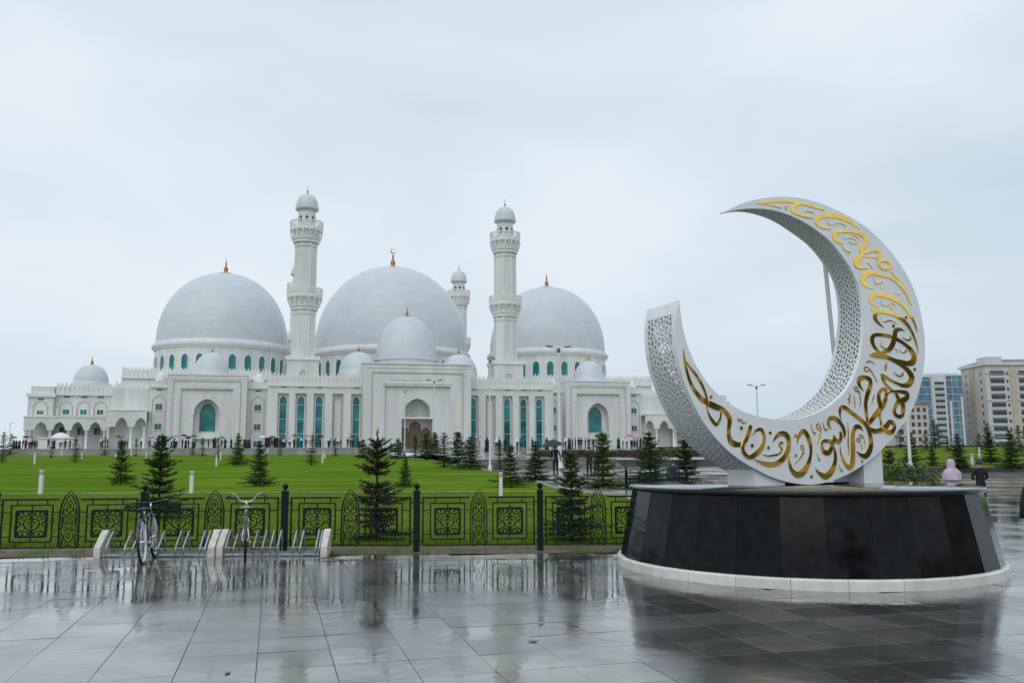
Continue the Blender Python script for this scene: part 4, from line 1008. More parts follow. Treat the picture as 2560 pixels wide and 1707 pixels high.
def hood(cx, hw, z0, spring, apex, v, parent=mosque, t=.13, p=.10, m=None):
    """raised moulding line shaped like an arch"""
    o = [(cx - hw - t, z0)] + [(cx + x, z) for x, z in arch_pts(hw + t, spring, apex + t, 8)][::-1] + [(cx + hw + t, z0)]
    i = [(cx - hw, z0)] + [(cx + x, z) for x, z in arch_pts(hw, spring, apex, 8)][::-1] + [(cx + hw, z0)]
    b = MB(); n = len(o)
    vs = [(x, v - p, z) for x, z in o] + [(x, v - p, z) for x, z in i] + [(x, v + .01, z) for x, z in o] + [(x, v + .01, z) for x, z in i]
    fs = []
    for k in range(n - 1): fs += [(k, n+k, n+k+1, k+1), (k, k+1, 2*n+k+1, 2*n+k), (n+k, 3*n+k, 3*n+k+1, n+k+1)]
    fs += [(0, 2*n, 3*n, n), (n-1, 2*n-1, 4*n-1, 3*n-1)]
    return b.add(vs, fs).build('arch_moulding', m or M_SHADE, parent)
def merlons(u0, u1, v, z, h=.62, w=.34, step=.72, parent=mosque, along='u'):
    b = MB(); n = max(1, int((u1 - u0) / step))
    for k in range(n):
        c = u0 + (u1 - u0) * (k + .5) / n
        o = [(-w/2, 0), (w/2, 0), (w/2, h*.45), (w*.28, h*.62), (w*.42, h*.8), (0, h), (-w*.42, h*.8), (-w*.28, h*.62), (-w/2, h*.45)]
        if along == 'u': b.prism([(c + x, z + y) for x, y in o], v, v + .22)
        else:
            vs = [(v, c + x, z + y) for x, y in o] + [(v + .22, c + x, z + y) for x, y in o]; q = len(o)
            b.add(vs, [tuple(range(q)), tuple(range(2*q-1, q-1, -1))] + [(i, i + q, (i+1) % q + q, (i+1) % q) for i in range(q)])
    return tag(b.build('merlons', M_TRIM, parent), kind='stuff')
def parapet(u0, u1, v, z0, z1, name='parapet', mer=True, parent=mosque):
    p = BX(name, M_WALL, u0, u1, v, v + .4, z0, z1, parent=parent)
    BX('cornice', M_TRIM, u0 - .15, u1 + .15, v - .35, v + .2, z0 - .28, z0 - .002, parent=p)
    b = MB(); n = int((u1 - u0) / .8)                       # pierced relief on the parapet face
    for k in range(n):
        c = u0 + (u1 - u0) * (k + .5) / n; h = z1 - z0
        b.prism([(c - .3, z0 + h*.15), (c, z0 + h*.02 + .04), (c + .3, z0 + h*.15), (c + .12, z0 + h*.5), (c + .3, z0 + h*.85), (c, z0 + h*.97), (c - .3, z0 + h*.85), (c - .12, z0 + h*.5)], v - .07, v)
    tag(b.build('relief', M_TRIM, p), kind='stuff')
    if mer: merlons(u0, u1, v + .05, z1, parent=p)
    return p

# roofs and body
BX('hall', M_WALL, -28.2, 28.2, -3.9, 72, Z0, 15.0)
for s in (-1, 1):
    a, b_ = sorted((s * 28.25, s * 57.6))
    BX('roof_block', M_WALL, a, b_, 14, 70, Z0, 17.9)
    parapet(a, b_, 13.7, 18.0, 19.5)
    m_ = merlons(14.2, 69, (a if s < 0 else b_ - .25), 19.5, along='v')
    a, b_ = sorted((s * 28.3, s * 57.2))
    BX('side_hall', M_WALL, a, b_, 3.2, 13.95, Z0, 14.9)

# central facade: piers, lintel, tall glazed slits
SLITS = [11.55, 15.1, 18.6, 22.0, 25.3]
for s in (-1, 1):
    e = [10.3]
    for c in SLITS: e += [c - 1.0, c + 1.0]
    e += [28.2]
    for k in range(0, len(e), 2):
        a, b_ = sorted((s * e[k], s * e[k + 1]))
        BX('pier', M_WALL, a, b_, -4.6, -3.9, Z0, 13.7)
    a, b_ = sorted((s * 10.3, s * 28.2))
    BX('lintel', M_WALL, a, b_, -4.6, -3.9, 13.702, 15.0)
    parapet(a, b_, -4.55, 15.35, 17.1)
    for k, c in enumerate(SLITS):
        cx = s * c
        if k == 1:
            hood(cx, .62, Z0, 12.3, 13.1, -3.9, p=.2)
        else:
            arch_window(cx, .65, 3.3, 12.45, 13.3, -3.94, M_TEAL, mosque, frame=.14, proud=.2)
            BX('vent', M_GREENG, cx - .55, cx + .55, -4.64, -4.602, 14.8, 15.02)
        for du in (-1.0, 1.0):
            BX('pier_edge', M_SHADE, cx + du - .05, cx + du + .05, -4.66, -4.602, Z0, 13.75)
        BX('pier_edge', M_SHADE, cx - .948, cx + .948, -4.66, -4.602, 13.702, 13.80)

# central portal
cp = frame3(-10.5, 10.5, Z0, 19.45, -6.4, 6.4, 15.2, -7.7, -4.61, M_WALL, 'portal')
BX('portal_top', M_WALL, -10.5, 10.5, -4.6, 14, 15.2, 19.40, parent=cp)
BX('portal_cap', M_TRIM, -10.7, 10.7, -7.9, -4.4, 19.452, 19.75, parent=cp)
for (w, t, d) in ((9.9, 18.85, .10), (8.9, 17.87, .16), (7.0, 15.8, .12)):
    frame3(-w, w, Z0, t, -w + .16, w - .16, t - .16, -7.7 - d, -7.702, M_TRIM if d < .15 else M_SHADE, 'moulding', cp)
BX('inscription_panel', M_INSCR, -4.9, 4.7, -7.76, -7.703, 16.35, 17.4, parent=cp)
for s in (-1, 1):
    a, b_ = sorted((s * 7.2, s * 8.5))
    BX('inscription_panel', M_INSCR, a, b_, -7.76, -7.703, 7.3, 14.0, parent=cp)
wall_arch(-6.4, 6.4, 9.1, 15.2, 0, 2.55, 10.55, 12.9, -7.1, 3.0, M_WALL, 'arch_wall', cp)
BX('jamb', M_WALL, -6.4, -3.0, -7.1, -3.6, Z0, 9.1, parent=cp); BX('jamb', M_WALL, 3.0, 6.4, -7.1, -3.6, Z0, 9.1, parent=cp)
BX('band', M_TRIM, -3.0, 3.0, -7.25, -3.9, 8.92, 9.22, parent=cp)
BX('rear_wall', M_TRIM, -3.2, 3.2, -3.899, -3.7, Z0, 13.2, parent=cp)
for cx, hw, sp, ap in ((0, 1.04, 7.2, 8.4), (-2.08, .72, 6.3, 7.2), (2.08, .72, 6.3, 7.2)):
    d = MB().prism([(cx + x, z) for x, z in arch_outline(hw, Z0, sp, ap, 8, .4)], -3.98, -3.901).build('door', M_DOOR, cp)
    o = [(cx + x, z) for x, z in offset_outline(hw, Z0, sp, ap, .12, 8, .4)]; i = [(cx + x, z) for x, z in arch_outline(hw, Z0, sp, ap, 8, .4)]
    MB().ring(o, i, -4.05, -3.905).build('door_frame', M_DARKG, d)

# side portals
for s in (-1, 1):
    c = s * 39.55
    sp_ = frame3(c - 7.25, c + 7.25, Z0, 17.3, c - 4.75, c + 4.75, 14.65, 0, 3.1, M_WALL, 'portal')
    BX('portal_top', M_WALL, c - 7.25, c + 7.25, 3.101, 12, 14.91, 17.28, parent=sp_)
    BX('portal_cap', M_TRIM, c - 7.4, c + 7.4, -.15, 3.2, 17.302, 17.6, parent=sp_)
    for (w, t, d) in ((6.75, 16.8, .10), (6.2, 16.3, .15), (5.1, 15.0, .10)):
        frame3(c - w, c + w, Z0, t, c - w + .14, c + w - .14, t - .14, -d, -.002, M_TRIM if d < .15 else M_SHADE, 'moulding', sp_)
    BX('inscription_panel', M_INSCR, c - 3.6, c + 3.6, -.05, -.003, 15.2, 15.95, parent=sp_)
    for q in (-1, 1): BX('inscription_panel', M_INSCR, c + q*5.65 - .42, c + q*5.65 + .42, -.05, -.003, 5.8, 13.6, parent=sp_)
    wall_arch(c - 4.75, c + 4.75, Z0, 14.65, c, 2.42, 10.2, 12.85, .45, 2.2, M_WALL, 'arch_wall', sp_)
    for q in (-1, 1):
        x = c + q * 2.3; a, b_ = sorted((x, x + q * .38)); BX('impost', M_TRIM, a, b_, .30, 2.4, 9.85, 10.25, parent=sp_)
    BX('rear_wall', M_TRIM, c - 2.6, c + 2.6, 2.5, 2.7, Z0, 13.2, parent=sp_)
    arch_window(c, 1.5, 6.65, 10.2, 12.15, 2.46, M_TEAL, sp_, frame=.1, proud=.12, bars=False)
    BX('sill', M_TRIM, c - 2.4, c + 2.4, 1.6, 2.498, 5.2, 5.6, parent=sp_)
    # dome on the portal
    d = MB().lathe([(3.5, 17.6), (3.5, 18.05), (3.42, 18.2)] + [(3.38 * math.cos(a) ** .92, 18.2 + 4.2 * math.sin(a)) for a in [R(k * 6) for k in range(16)]], 40, c, 6).build('portal_dome', M_DOME, sp_, smooth=True)
    MB().lathe([(.22, 22.35), (.1, 22.55), (.2, 22.8), (.06, 23.1), (.03, 23.5), (0, 23.6)], 10, c, 6).build('finial', M_COPPER, d, smooth=True)
    # strips with stacked windows on either side of the portal
    for u0, u1 in ((28.25, 32.3), (46.8, 50.2)):
        a, b_ = sorted((s * u0, s * u1)); m_ = (a + b_) / 2
        stp = BX('tower_strip', M_WALL, a, b_, 2.4, 3.19, Z0, 15.0)
        BX('cornice', M_TRIM, a - .1, b_ + .1, 2.0, 3.4, 15.002, 15.4, parent=stp)
        BX('strip_parapet', M_WALL, a, b_, 2.4, 13.9, 15.402, 16.4, parent=stp)
        hood(m_, 1.15, Z0, 12.3, 13.45, 2.4, parent=stp)
        for z in (10.75, 6.95, 3.6): rect_window(m_ - .6, m_ + .6, z, z + 1.15, 2.39, M_GREENG if z > 5 else M_TEAL, stp)
        BX('vent', M_GREENG, m_ - .55, m_ + .55, 2.36, 2.399, 14.45, 14.72, parent=stp)
        t = MB().lathe([(1.05, 16.2), (1.05, 17.05), (1.0, 17.1)] + [(1.0 * math.cos(x), 17.1 + .98 * math.sin(x)) for x in [R(k * 9) for k in range(11)]], 24, m_, 3.6).build('turret', M_TRIM, stp, smooth=True)

# outer wings
for s in (-1, 1):
    def ab(u0, u1): return sorted((s * u0, s * u1))
    a, b_ = ab(50.2, 57.3); w1 = BX('wing_wall', M_WALL, a, b_, 6, 13.9, Z0, 14.3)
    parapet(a, b_, 5.9, 14.6, 15.9, parent=w1)
    a, b_ = ab(57.31, 67.4); w2 = BX('wing_wall', M_WALL, a, b_, 5, 22, Z0, 13.5); parapet(a, b_, 4.9, 13.8, 15.3, parent=w2)
    a, b_ = ab(67.41, 71.8); w3 = BX('wing_wall', M_WALL, a, b_, 4, 20, Z0, 13.1)
    BX('cornice', M_TRIM, a - .3, b_ + .3, 3.6, 20.2, 13.102, 13.75, parent=w3); BX('roof_box', M_WALL, a + .3, b_ - .1, 4.4, 19, 13.752, 15.1, parent=w3)
    hood(s * 69.6, 1.15, Z0, 11.2, 12.3, 4.0, parent=w3); rect_window(s*69.6 - .55, s*69.6 + .55, 9.8, 10.5, 3.99, M_GREENG, w3)
    BX('vent', M_GREENG, s*69.6 - .5, s*69.6 + .5, 3.95, 3.999, 12.55, 12.85, parent=w3)
    for u in (65.4, 62.35, 59.4):
        rect_window(s*u - .56, s*u + .56, 9.85, 10.8, 4.99, M_GREENG, w2); hood(s*u, 1.0, 9.3, 11.4, 12.3, 5.0, parent=w2)
        BX('vent', M_GREENG, s*u - .5, s*u + .5, 4.95, 4.999, 13.05, 13.35, parent=w2)
        BX('niche', M_SHADE, s*(u+1.5) - .28, s*(u+1.5) + .28, 4.93, 4.999, 9.6, 11.2, parent=w2)
        BX('niche_panel', M_TRIM, s*(u+1.5) - .2, s*(u+1.5) + .2, 4.90, 4.929, 9.65, 11.1, parent=w2)
        rect_window(s*u - .9, s*u + .3, 6.0, 7.4, 4.99, M_TEAL, w2, sill=False)
    for u in (51.3, 54.6):
        rect_window(s*u - .6, s*u + .6, 10.75, 11.85, 5.99, M_GREENG, w1, sill=False); hood(s*u, 1.05, 10.62, 12.1, 12.9, 6.0, parent=w1)
        rect_window(s*u - .3, s*u + .9, 6.2, 7.6, 5.99, M_TEAL, w1, sill=False)
        BX('vent', M_GREENG, s*u - .5, s*u + .5, 5.95, 5.999, 13.8, 14.1, parent=w1)
    # arcades
    for cs, hw, spg, apx, top, v0, v1, u0, u1, pr in (((68.5, 65.4, 62.3, 59.25), .98, 7.0, 8.3, 9.25, 1.0, 4.99, 57.3, 71.4, w2), ((54.6, 51.25), 1.04, 7.6, 9.15, 10.55, .3, 5.99, 50.25, 57.25, w1)):
        edges = [u0] + [(x + y) / 2 for x, y in zip(sorted(cs)[:-1], sorted(cs)[1:])] + [u1]
        for k, c in enumerate(sorted(cs)):
            a, b_ = ab(edges[k], edges[k+1])
            wall_arch(a, b_, spg - .15, top, s*c, hw, spg, apx, v0, .7, M_WALL, 'arcade_arch', pr)
        a, b_ = ab(u0, u1); BX('arcade_roof', M_TRIM, a - .1, b_ + .1, v0 + .02, v1, top - .3, top + .02, parent=pr); BX('arcade_ledge', M_TRIM, a - .15, b_ + .15, v0 - .12, v0 - .002, top - .12, top + .12, parent=pr)
        for e in edges:
            x = s * e + (s * .35 if e == u0 else -s * .35 if e == u1 else 0)
            col = MB().lathe([(.34, Z0), (.34, Z0 + .3), (.25, Z0 + .4), (.235, spg - .6), (.30, spg - .45), (.42, spg - .2)], 14, x, v0 + .38).build('column', M_TRIM, pr, smooth=True)
            BX('capital', M_TRIM, x - .45, x + .45, v0 - .05, v0 + .82, spg - .2, spg - .151, parent=pr)
    wd = MB().lathe([(3.5, 15.2), (3.5, 16.3), (3.3, 16.4)] + [(3.25 * math.cos(x) ** .9, 16.4 + 3.75 * math.sin(x)) for x in [R(k * 6) for k in range(16)]], 40, s * 62.9, 12).build('wing_dome', M_DOME, mosque, smooth=True)
    MB().lathe([(.5, 20.12), (.25, 20.3), (.3, 20.5), (.12, 21.0), (.05, 21.8), (0, 21.9)], 10, s * 62.9, 12).build('finial', M_COPPER, wd, smooth=True)

# great domes on window drums
def finial(parent, u, v, z, h, moon=False):
    k = h / 5.6
    f = MB().lathe([(2.3*k, z - .35*k), (2.3*k, z + .10*k), (1.7*k, z + .22*k), (.8*k, z + .4*k), (.42*k, z + .6*k), (.75*k, z + 1.3*k), (.62*k, z + 1.8*k), (.28*k, z + 2.5*k), (.2*k, z + 3.3*k), (.34*k, z + 3.5*k), (.14*k, z + 3.8*k), (.06*k, z + (4.4 if moon else 5)*k), (0, z + (4.45 if moon else 5.05)*k)], 14, u, v).build('finial', M_COPPER, parent, smooth=True)
    if moon:
        o = [(u + .75*k*math.cos(a), z + 4.95*k + .75*k*math.sin(a)) for a in [R(120 + 300*i/20) for i in range(21)]]
        i_ = [(u + .12*k + .62*k*math.cos(a), z + 5.06*k + .62*k*math.sin(a)) for a in [R(118 + 305*i/20) for i in range(21)]]
        MB().ring(o, i_, v - .06, v + .06).build('moon', M_COPPER, f)
    return f
def great_dome(u, v, rd, zb, zt, drum_z0, nwin, wz0, wz1, phase, moon):
    h = zt - zb
    prof = []
    for k in range(25):
        a = R(-6 + 96 * k / 24)
        r = rd * math.cos(a) ** (.93 if a > 0 else 1); z = zb + .9 + (h - .9) * (math.sin(a) * .965 + .035 * max(0, a) / (math.pi/2))
        prof.append((max(r, 0), z))
    drum = MB().lathe([(rd + .02, drum_z0), (rd + .02, zb - 1.7)], 96, u, v).build('drum', M_WALL, mosque, smooth=True)
    dm = MB().lathe(prof, 96, u, v).build('dome', M_DOME, mosque, smooth=True)
    c = MB().lathe([(rd, zb - 1.75), (rd + .35, zb - 1.7), (rd + .4, zb - 1.35), (rd + .75, zb - 1.2), (rd + .85, zb - .75), (rd + .8, zb - .5), (rd + .35, zb - .35), (rd + .3, zb + .1), (rd - .3, zb + .25)], 96, u, v).build('cornice', M_TRIM, drum)
    smooth_by_angle(c, 30)
    finial(dm, u, v, zt, 5.0 if moon else 4.2, moon)
    for k in range(nwin):
        a = -math.pi/2 + (k - (nwin - 1) / 2) * phase
        hw = .82; sp = wz1 - 1.0
        # local window meshes turned to the drum's tangent
        g = MB().prism(arch_outline(hw, wz0, sp, wz1, 8), -.05, .05).build('window', M_TEAL, drum)
        o = offset_outline(hw, wz0, sp, wz1, .17, 8, dz=.1); i = arch_outline(hw - .02, wz0, sp, wz1 - .02, 8)
        MB().ring(o, i, -.22, .10).build('window_frame', M_TRIM, g)
        g.location = (u + (rd + .03) * math.cos(a), v + (rd + .03) * math.sin(a), 0); g.rotation_euler = (0, 0, a + math.pi/2)
    return dm
great_dome(-40.7, 40, 14.9, 27.8, 45.5, 17.5, 13, 20.9, 24.5, R(13.2), False)
great_dome(39.7, 40, 14.9, 27.8, 45.5, 17.5, 13, 20.9, 24.5, R(13.2), False)
great_dome(-.4, 42, 19.0, 27.2, 49.3, 14.8, 15, 20.5, 24.2, R(11.2), True)
# domes behind the central portal
cd = MB().lathe([(6.5, 19.4), (6.5, 21.4), (6.85, 21.6), (6.85, 21.95), (6.5, 22.1)] + [(6.45 * math.cos(x) ** .92, 22.15 + 9.2 * math.sin(x)) for x in [R(-3 + k * 93 / 18) for k in range(19)]], 64, -.5, 8).build('portal_dome', M_DOME, cp)
smooth_by_angle(cd, 35); finial(cd, -.5, 8, 31.3, 2.6)
for s in (-1, 1):
    d = MB().lathe([(4.1, 15.2), (4.1, 19.2), (4.0, 19.3)] + [(3.95 * math.cos(x) ** .92, 19.3 + 4.1 * math.sin(x)) for x in [R(k * 6) for k in range(16)]], 48, s * 10.6, 7.5).build('flank_dome', M_DOME, mosque, smooth=True)
    MB().lathe([(.3, 23.35), (.14, 23.6), (.24, 23.9), (.08, 24.3), (.03, 24.8), (0, 24.9)], 10, s * 10.6, 7.5).build('finial', M_COPPER, d, smooth=True)

# minarets
def minaret(u, v, base=True):
    ph = math.pi / 8
    sh = MB()
    sh.lathe([(2.52, 20.0), (2.48, 22.6), (2.45, 30.6), (2.62, 31.0), (2.62, 31.5), (2.5, 31.7)], 8, u, v, ph=ph)
    sh.lathe([(2.5, 31.6), (2.42, 36.0), (2.36, 45.0), (2.55, 45.3), (2.55, 45.8), (2.4, 46.0)], 8, u, v, ph=ph)
    m = sh.build('minaret', M_WALL, mosque)
    for k in range(8):      # raised ribs on the corners of the shaft
        a = ph + 2*math.pi*k/8
        MB().bar((u + 2.47*math.cos(a), v + 2.47*math.sin(a), 22.5), (u + 2.40*math.cos(a), v + 2.40*math.sin(a), 31.0), .22).build('rib', M_TRIM, m)
        MB().bar((u + 2.38*math.cos(a), v + 2.38*math.sin(a), 36.0), (u + 2.34*math.cos(a), v + 2.34*math.sin(a), 45.3), .22).build('rib', M_TRIM, m)
    for z, r in ((34.9, 3.64), (49.2, 3.42)):
        br = MB().lathe([(2.55, z - 3.2), (2.75, z - 3.0), (2.75, z - 2.6), (3.0, z - 2.4), (3.1, z - 1.9), (r - .75, z - 1.75), (r - .45, z - .7), (r - .05, z - .55), (r, z - .1), (r - .06, z + .15), (2.3, z + .16)], 16, u, v, ph=ph).build('balcony', M_TRIM, m)
        nb = MB()
        for k in range(16):     # arched brackets under the floor
            a0 = 2*math.pi*(k + .5)/16; c0, s0 = math.cos(a0), math.sin(a0)
            P = lambda rr, t, zz: (u + rr*c0 - t*s0, v + rr*s0 + t*c0, zz)
            nb.add([P(3.0, -.12, z - 1.75), P(3.0, .12, z - 1.75), P(r - .1, .12, z - .56), P(r - .1, -.12, z - .56), P(r + .0, -.12, z - .75), P(r + .0, .12, z - .75), P(3.15, -.12, z - 2.0), P(3.15, .12, z - 2.0)],
                   [(6, 7, 5, 4), (0, 3, 4, 6), (1, 7, 5, 2), (0, 6, 7, 1), (2, 3, 4, 5)])
        tag(nb.build('bracket', M_TRIM, br), kind='stuff')
        rl = MB().lathe([(r - .12, z + 1.35), (r + .02, z + 1.35), (r + .02, z + 1.55), (r - .12, z + 1.55), (r - .12, z + 1.35)], 16, u, v, ph=ph).build('railing', M_TRIM, br)
        bl = MB()
        for k in range(48):
            a = 2*math.pi*k/48; bl.bar((u + (r-.12)*math.cos(a), v + (r-.12)*math.sin(a), z + .16), (u + (r-.12)*math.cos(a), v + (r-.12)*math.sin(a), z + 1.352), .15 if k % 6 else .3)
        tag(bl.build('baluster', M_TRIM, rl), kind='stuff')
    ln = MB().lathe([(1.8, 49.3), (1.78, 53.0), (2.0, 53.3)], 16, u, v).build('lantern', M_WALL, m)
    for k in range(8):
        a = 2*math.pi*k/8 - math.pi/2
        g = MB().prism(arch_outline(.28, 50.6, 51.5, 51.9, 6), -.04, .1).build('lantern_opening', M_DARKG, ln)
        g.location = (u + 1.79*math.cos(a), v + 1.79*math.sin(a), 0); g.rotation_euler = (0, 0, a + math.pi/2)
    dd = MB().lathe([(1.9, 53.1), (2.42, 53.4), (2.46, 53.8), (2.4, 54.1), (2.3, 54.15)] + [(2.3 * math.cos(x) ** .9, 54.15 + 2.75 * math.sin(x)) for x in [R(k * 7.5) for k in range(13)]], 32, u, v).build('cap_dome', M_DOME, m)
    smooth_by_angle(dd, 35)
    MB().lathe([(.2, 56.85), (.1, 57.2), (.18, 57.5), (.05, 57.8), (.04, 58.6), (0, 58.8)], 8, u, v).build('finial', M_DARKG, dd, smooth=True)
    # square base
    b = BX('minaret_base', M_WALL, u - 3.2, u + 3.2, v - 3.2, v + 3.2, 15.0 if base else Z0, 21.2, parent=m)
    BX('base_cornice', M_TRIM, u - 3.45, u + 3.45, v - 3.45, v + 3.45, 21.202, 22.0, parent=m)
    if base:
        g = MB().prism([(u + x, z) for x, z in arch_outline(.85, 17.0, 18.2, 19.3, 8)], v - 3.24, v - 3.202).build('niche', M_SHADE, b)
minaret(-21.9, 8); minaret(21.1, 8)
for u in (-23.8, 22.6): minaret(u, 76, False)
# ------------------------------------------------------------------ spruces
def needle_mat(name, c1, c2):
    m = bpy.data.materials.new(name); m.use_nodes = True
    nt = m.node_tree; n = nt.nodes; l = nt.links; b = n['Principled BSDF']
    geo = n.new('ShaderNodeNewGeometry'); oi = n.new('ShaderNodeObjectInfo')
    rp = n.new('ShaderNodeValToRGB')
    rp.color_ramp.elements[0].position = .1; rp.color_ramp.elements[0].color = (*c1, 1)
    rp.color_ramp.elements[1].position = .95; rp.color_ramp.elements[1].color = (*c2, 1)
    l.new(geo.outputs['Random Per Island'], rp.inputs['Fac'])
    mr = n.new('ShaderNodeMapRange'); mr.inputs['To Min'].default_value = .7; mr.inputs['To Max'].default_value = 1.35; l.new(oi.outputs['Random'], mr.inputs['Value'])
    sc = n.new('ShaderNodeVectorMath'); sc.operation = 'SCALE'; l.new(rp.outputs['Color'], sc.inputs[0]); l.new(mr.outputs['Result'], sc.inputs['Scale'])
    l.new(sc.outputs['Vector'], b.inputs['Base Color'])
    b.inputs['Roughness'].default_value = .6; b.inputs['Specular IOR Level'].default_value = .25
    MATS[name] = m; return m
M_NEEDLE = needle_mat('spruce_needles', (.020, .050, .014), (.13, .21, .052))
M_NEEDLE_Y = needle_mat('spruce_needles_fresh', (.026, .060, .014), (.14, .22, .035))
M_NEEDLE_B = needle_mat('spruce_needles_brown', (.03, .04, .014), (.15, .14, .055))
M_BARK = mat('spruce_bark', (.055, .042, .032), .85, var=.4, vscale=12, bump=.5, bscale=30)
def spruce(seed, dense, spread=.27, sparse=0.0):
    """unit-height young spruce: (trunk MB, crown MB)"""
    rg = random.Random(seed); tr = MB(); c = MB()
    lean = (rg.uniform(-.02, .02), rg.uniform(-.02, .02))
    tr.tube([(0, 0, 0), (lean[0]*.5, lean[1]*.5, .5), (lean[0], lean[1], .97)], [.017, .011, .003], 7)
    nw = 18 if dense else 14
    def blade(o, d, side, L, w):
        e = o + d * L; m = o + d * (L * .45)
        c.add([o, m + side * w, e, m - side * w], [(0, 1, 2, 3)])
    for wi in range(nw):
        t = (wi + rg.uniform(-.25, .25)) / nw
        z = .10 + .86 * t
        if rg.random() < sparse: continue
        Lmax = spread * (1 - t) ** .82 * rg.uniform(.62, 1.22) + .03
        nb = rg.randint(6, 8)
        a0 = rg.uniform(0, 6.28)
        for k in range(nb):
            a = a0 + 2*math.pi*k/nb + rg.uniform(-.3, .3); L = Lmax * rg.uniform(.45, 1.25)
            up = -.18 + .75 * t + rg.uniform(-.12, .12)
            d = Vector((math.cos(a), math.sin(a), up)).normalized()
            o = Vector((lean[0]*z, lean[1]*z, z + rg.uniform(-.015, .015)))
            pts = [o + d * (L*q) + Vector((0, 0, .10*L*(q*q*1.6 - q*.8))) for q in (0, .33, .66, 1)]
            tr.tube(pts, [.0045 + .003*(1-t), .003, .002, .001], 4, cap=False)
            n = max(4, int(L / (.016 if dense else .026)))
            for j in range(n):
                q = .12 + .88 * (j + rg.random()) / n
                f = q * 3; i = min(int(f), 2); p = pts[i].lerp(pts[i+1], f - i)
                ax = (pts[i+1] - pts[i]).normalized(); sd = ax.cross(Vector((0, 0, 1))).normalized()
                for sg in (-1, 1):
                    td = (ax * rg.uniform(.45, .9) + sd * sg * rg.uniform(.5, 1.0) + Vector((0, 0, rg.uniform(-.30, .30)))).normalized()
                    tl = (.035 + .26 * L * (1 - q * .75)) * rg.uniform(.55, 1.1)
                    nrm = td.cross(Vector((rg.uniform(-.4, .4), rg.uniform(-.4, .4), 1))).normalized()
                    blade(p, td, nrm, tl, .0085 if dense else .012)
                    if dense:
                        for _ in range(2):
                            t2 = (td + Vector((rg.uniform(-.7, .7), rg.uniform(-.7, .7), rg.uniform(-.45, .45)))).normalized()
                            blade(p + td * tl * rg.uniform(.1, .6), t2, t2.cross(Vector((rg.uniform(-1, 1), rg.uniform(-1, 1), .5))).normalized(), tl * .6, .006)
                blade(p, (ax * .6 + Vector((rg.uniform(-.4, .4), rg.uniform(-.4, .4), .7))).normalized(), sd, .030, .007)
            blade(pts[-1] - d*.02, (d + Vector((0, 0, .2))).normalized(), d.cross(Vector((0, 0, 1))).normalized(), .05, .009)
    for k in range(16 if dense else 10):
        a = rg.uniform(0, 6.28); zz = rg.uniform(.86, .975); d = Vector((math.cos(a)*.5, math.sin(a)*.5, .9)).normalized()
        blade(Vector((lean[0]*zz, lean[1]*zz, zz)), d, d.cross(Vector((0, 0, 1))).normalized(), rg.uniform(.03, .05), .006)
    return tr, c
def spruce_pair(nm, seed, dense, spread, m, sparse=0.0):
    t, c = spruce(seed, dense, spread, sparse); return t.mesh('trunk_' + nm, M_BARK), c.mesh('crown_' + nm, m)
SP = {'n0': spruce_pair('a', 11, True, .30, M_NEEDLE), 'n1': spruce_pair('b', 23, True, .27, M_NEEDLE_Y, .05), 'n2': spruce_pair('c', 37, True, .33, M_NEEDLE), 'n3': spruce_pair('d', 43, True, .27, M_NEEDLE_B, .12),
      'f0': spruce_pair('e', 5, False, .24, M_NEEDLE), 'f1': spruce_pair('f', 6, False, .28, M_NEEDLE_Y), 'f2': spruce_pair('g', 8, False, .22, M_NEEDLE, .1), 'f3': spruce_pair('h', 9, False, .30, M_NEEDLE)}
def put_spruce(kind, x, y, z, h, label, group=None, wide=1.0):
    r = empty('spruce_tree', (x, y, z - .03), random.uniform(0, 6.28)); r.scale = (h * wide, h * wide, h * 1.03)
    link('trunk', SP[kind][0], r); link('crown', SP[kind][1], r)
    tag(r, label, 'tree', group)
NEAR = {4: ('n1', 'bright green young spruce on the lawn, left of the spruce behind the bicycle'),
        5: ('n0', 'layered young spruce right behind the fence and the black and white bicycle'),
        6: ('n2', 'slim spruce on the lawn, left behind the one opposite the raised handlebars'),
        7: ('n2', 'slender dark spruce on the open lawn behind the raised handlebars'),
        9: ('f1', 'spruce beside a tall white post left of the main portal'),
        10: ('n3', 'brownish spruce with bare top shoots standing against the fence below the main portal'),
        11: ('n2', 'smallest spruce on the lawn, right of the brownish one by the fence'),
        0: ('f3', 'spruce on the lawn cut by the left picture edge'),
        3: ('f3', 'leaning spruce on the lawn in front of the domed white kiosk'),
        21: ('n0', 'dense spruce at the lawn edge, left of the tall twin-armed lamp post'),
        22: ('n2', 'bushy dark spruce directly below the tall twin-armed lamp post'),
        23: ('n0', 'spruce pressed against the fence beside the last post before the plinth'),
        8: ('f2', 'spruce behind two white bollards in front of the left portal')}
CLUSTER = ['spruce at the foot of the left edge of the main portal', 'spruce before the left-hand wooden door of the main portal', 'spruce before the middle wooden door of the main portal', 'spruce before the right-hand wooden door of the main portal', 'spruce just right of the wooden doors of the main portal',
           'nearer spruce two places right of the wooden doors', 'spruce before the right inscription band of the main portal', 'spruce just left of the purple and pink umbrella', 'spruce just right of the thin lamp post below the second minaret']
for i, (x, y, z, h) in enumerate(LAWN_TREES):
    if i in NEAR: put_spruce(NEAR[i][0], x, y, z, h, NEAR[i][1], 'young spruces on the lawn', {21: 1.3, 22: 1.35, 23: 1.15, 10: 1.1, 5: 1.1}.get(i, 1.0))
    elif 12 <= i <= 20: put_spruce(('n0', 'n2', 'f3')[i % 3], x, y, z, h, CLUSTER[i - 12], 'spruce cluster before the main portal', 1.45)
    else: put_spruce('f%d' % (i % 4), x, y, z, h, 'small far spruce near the low grey wall of the mosque plaza', 'far spruces along the grey wall')
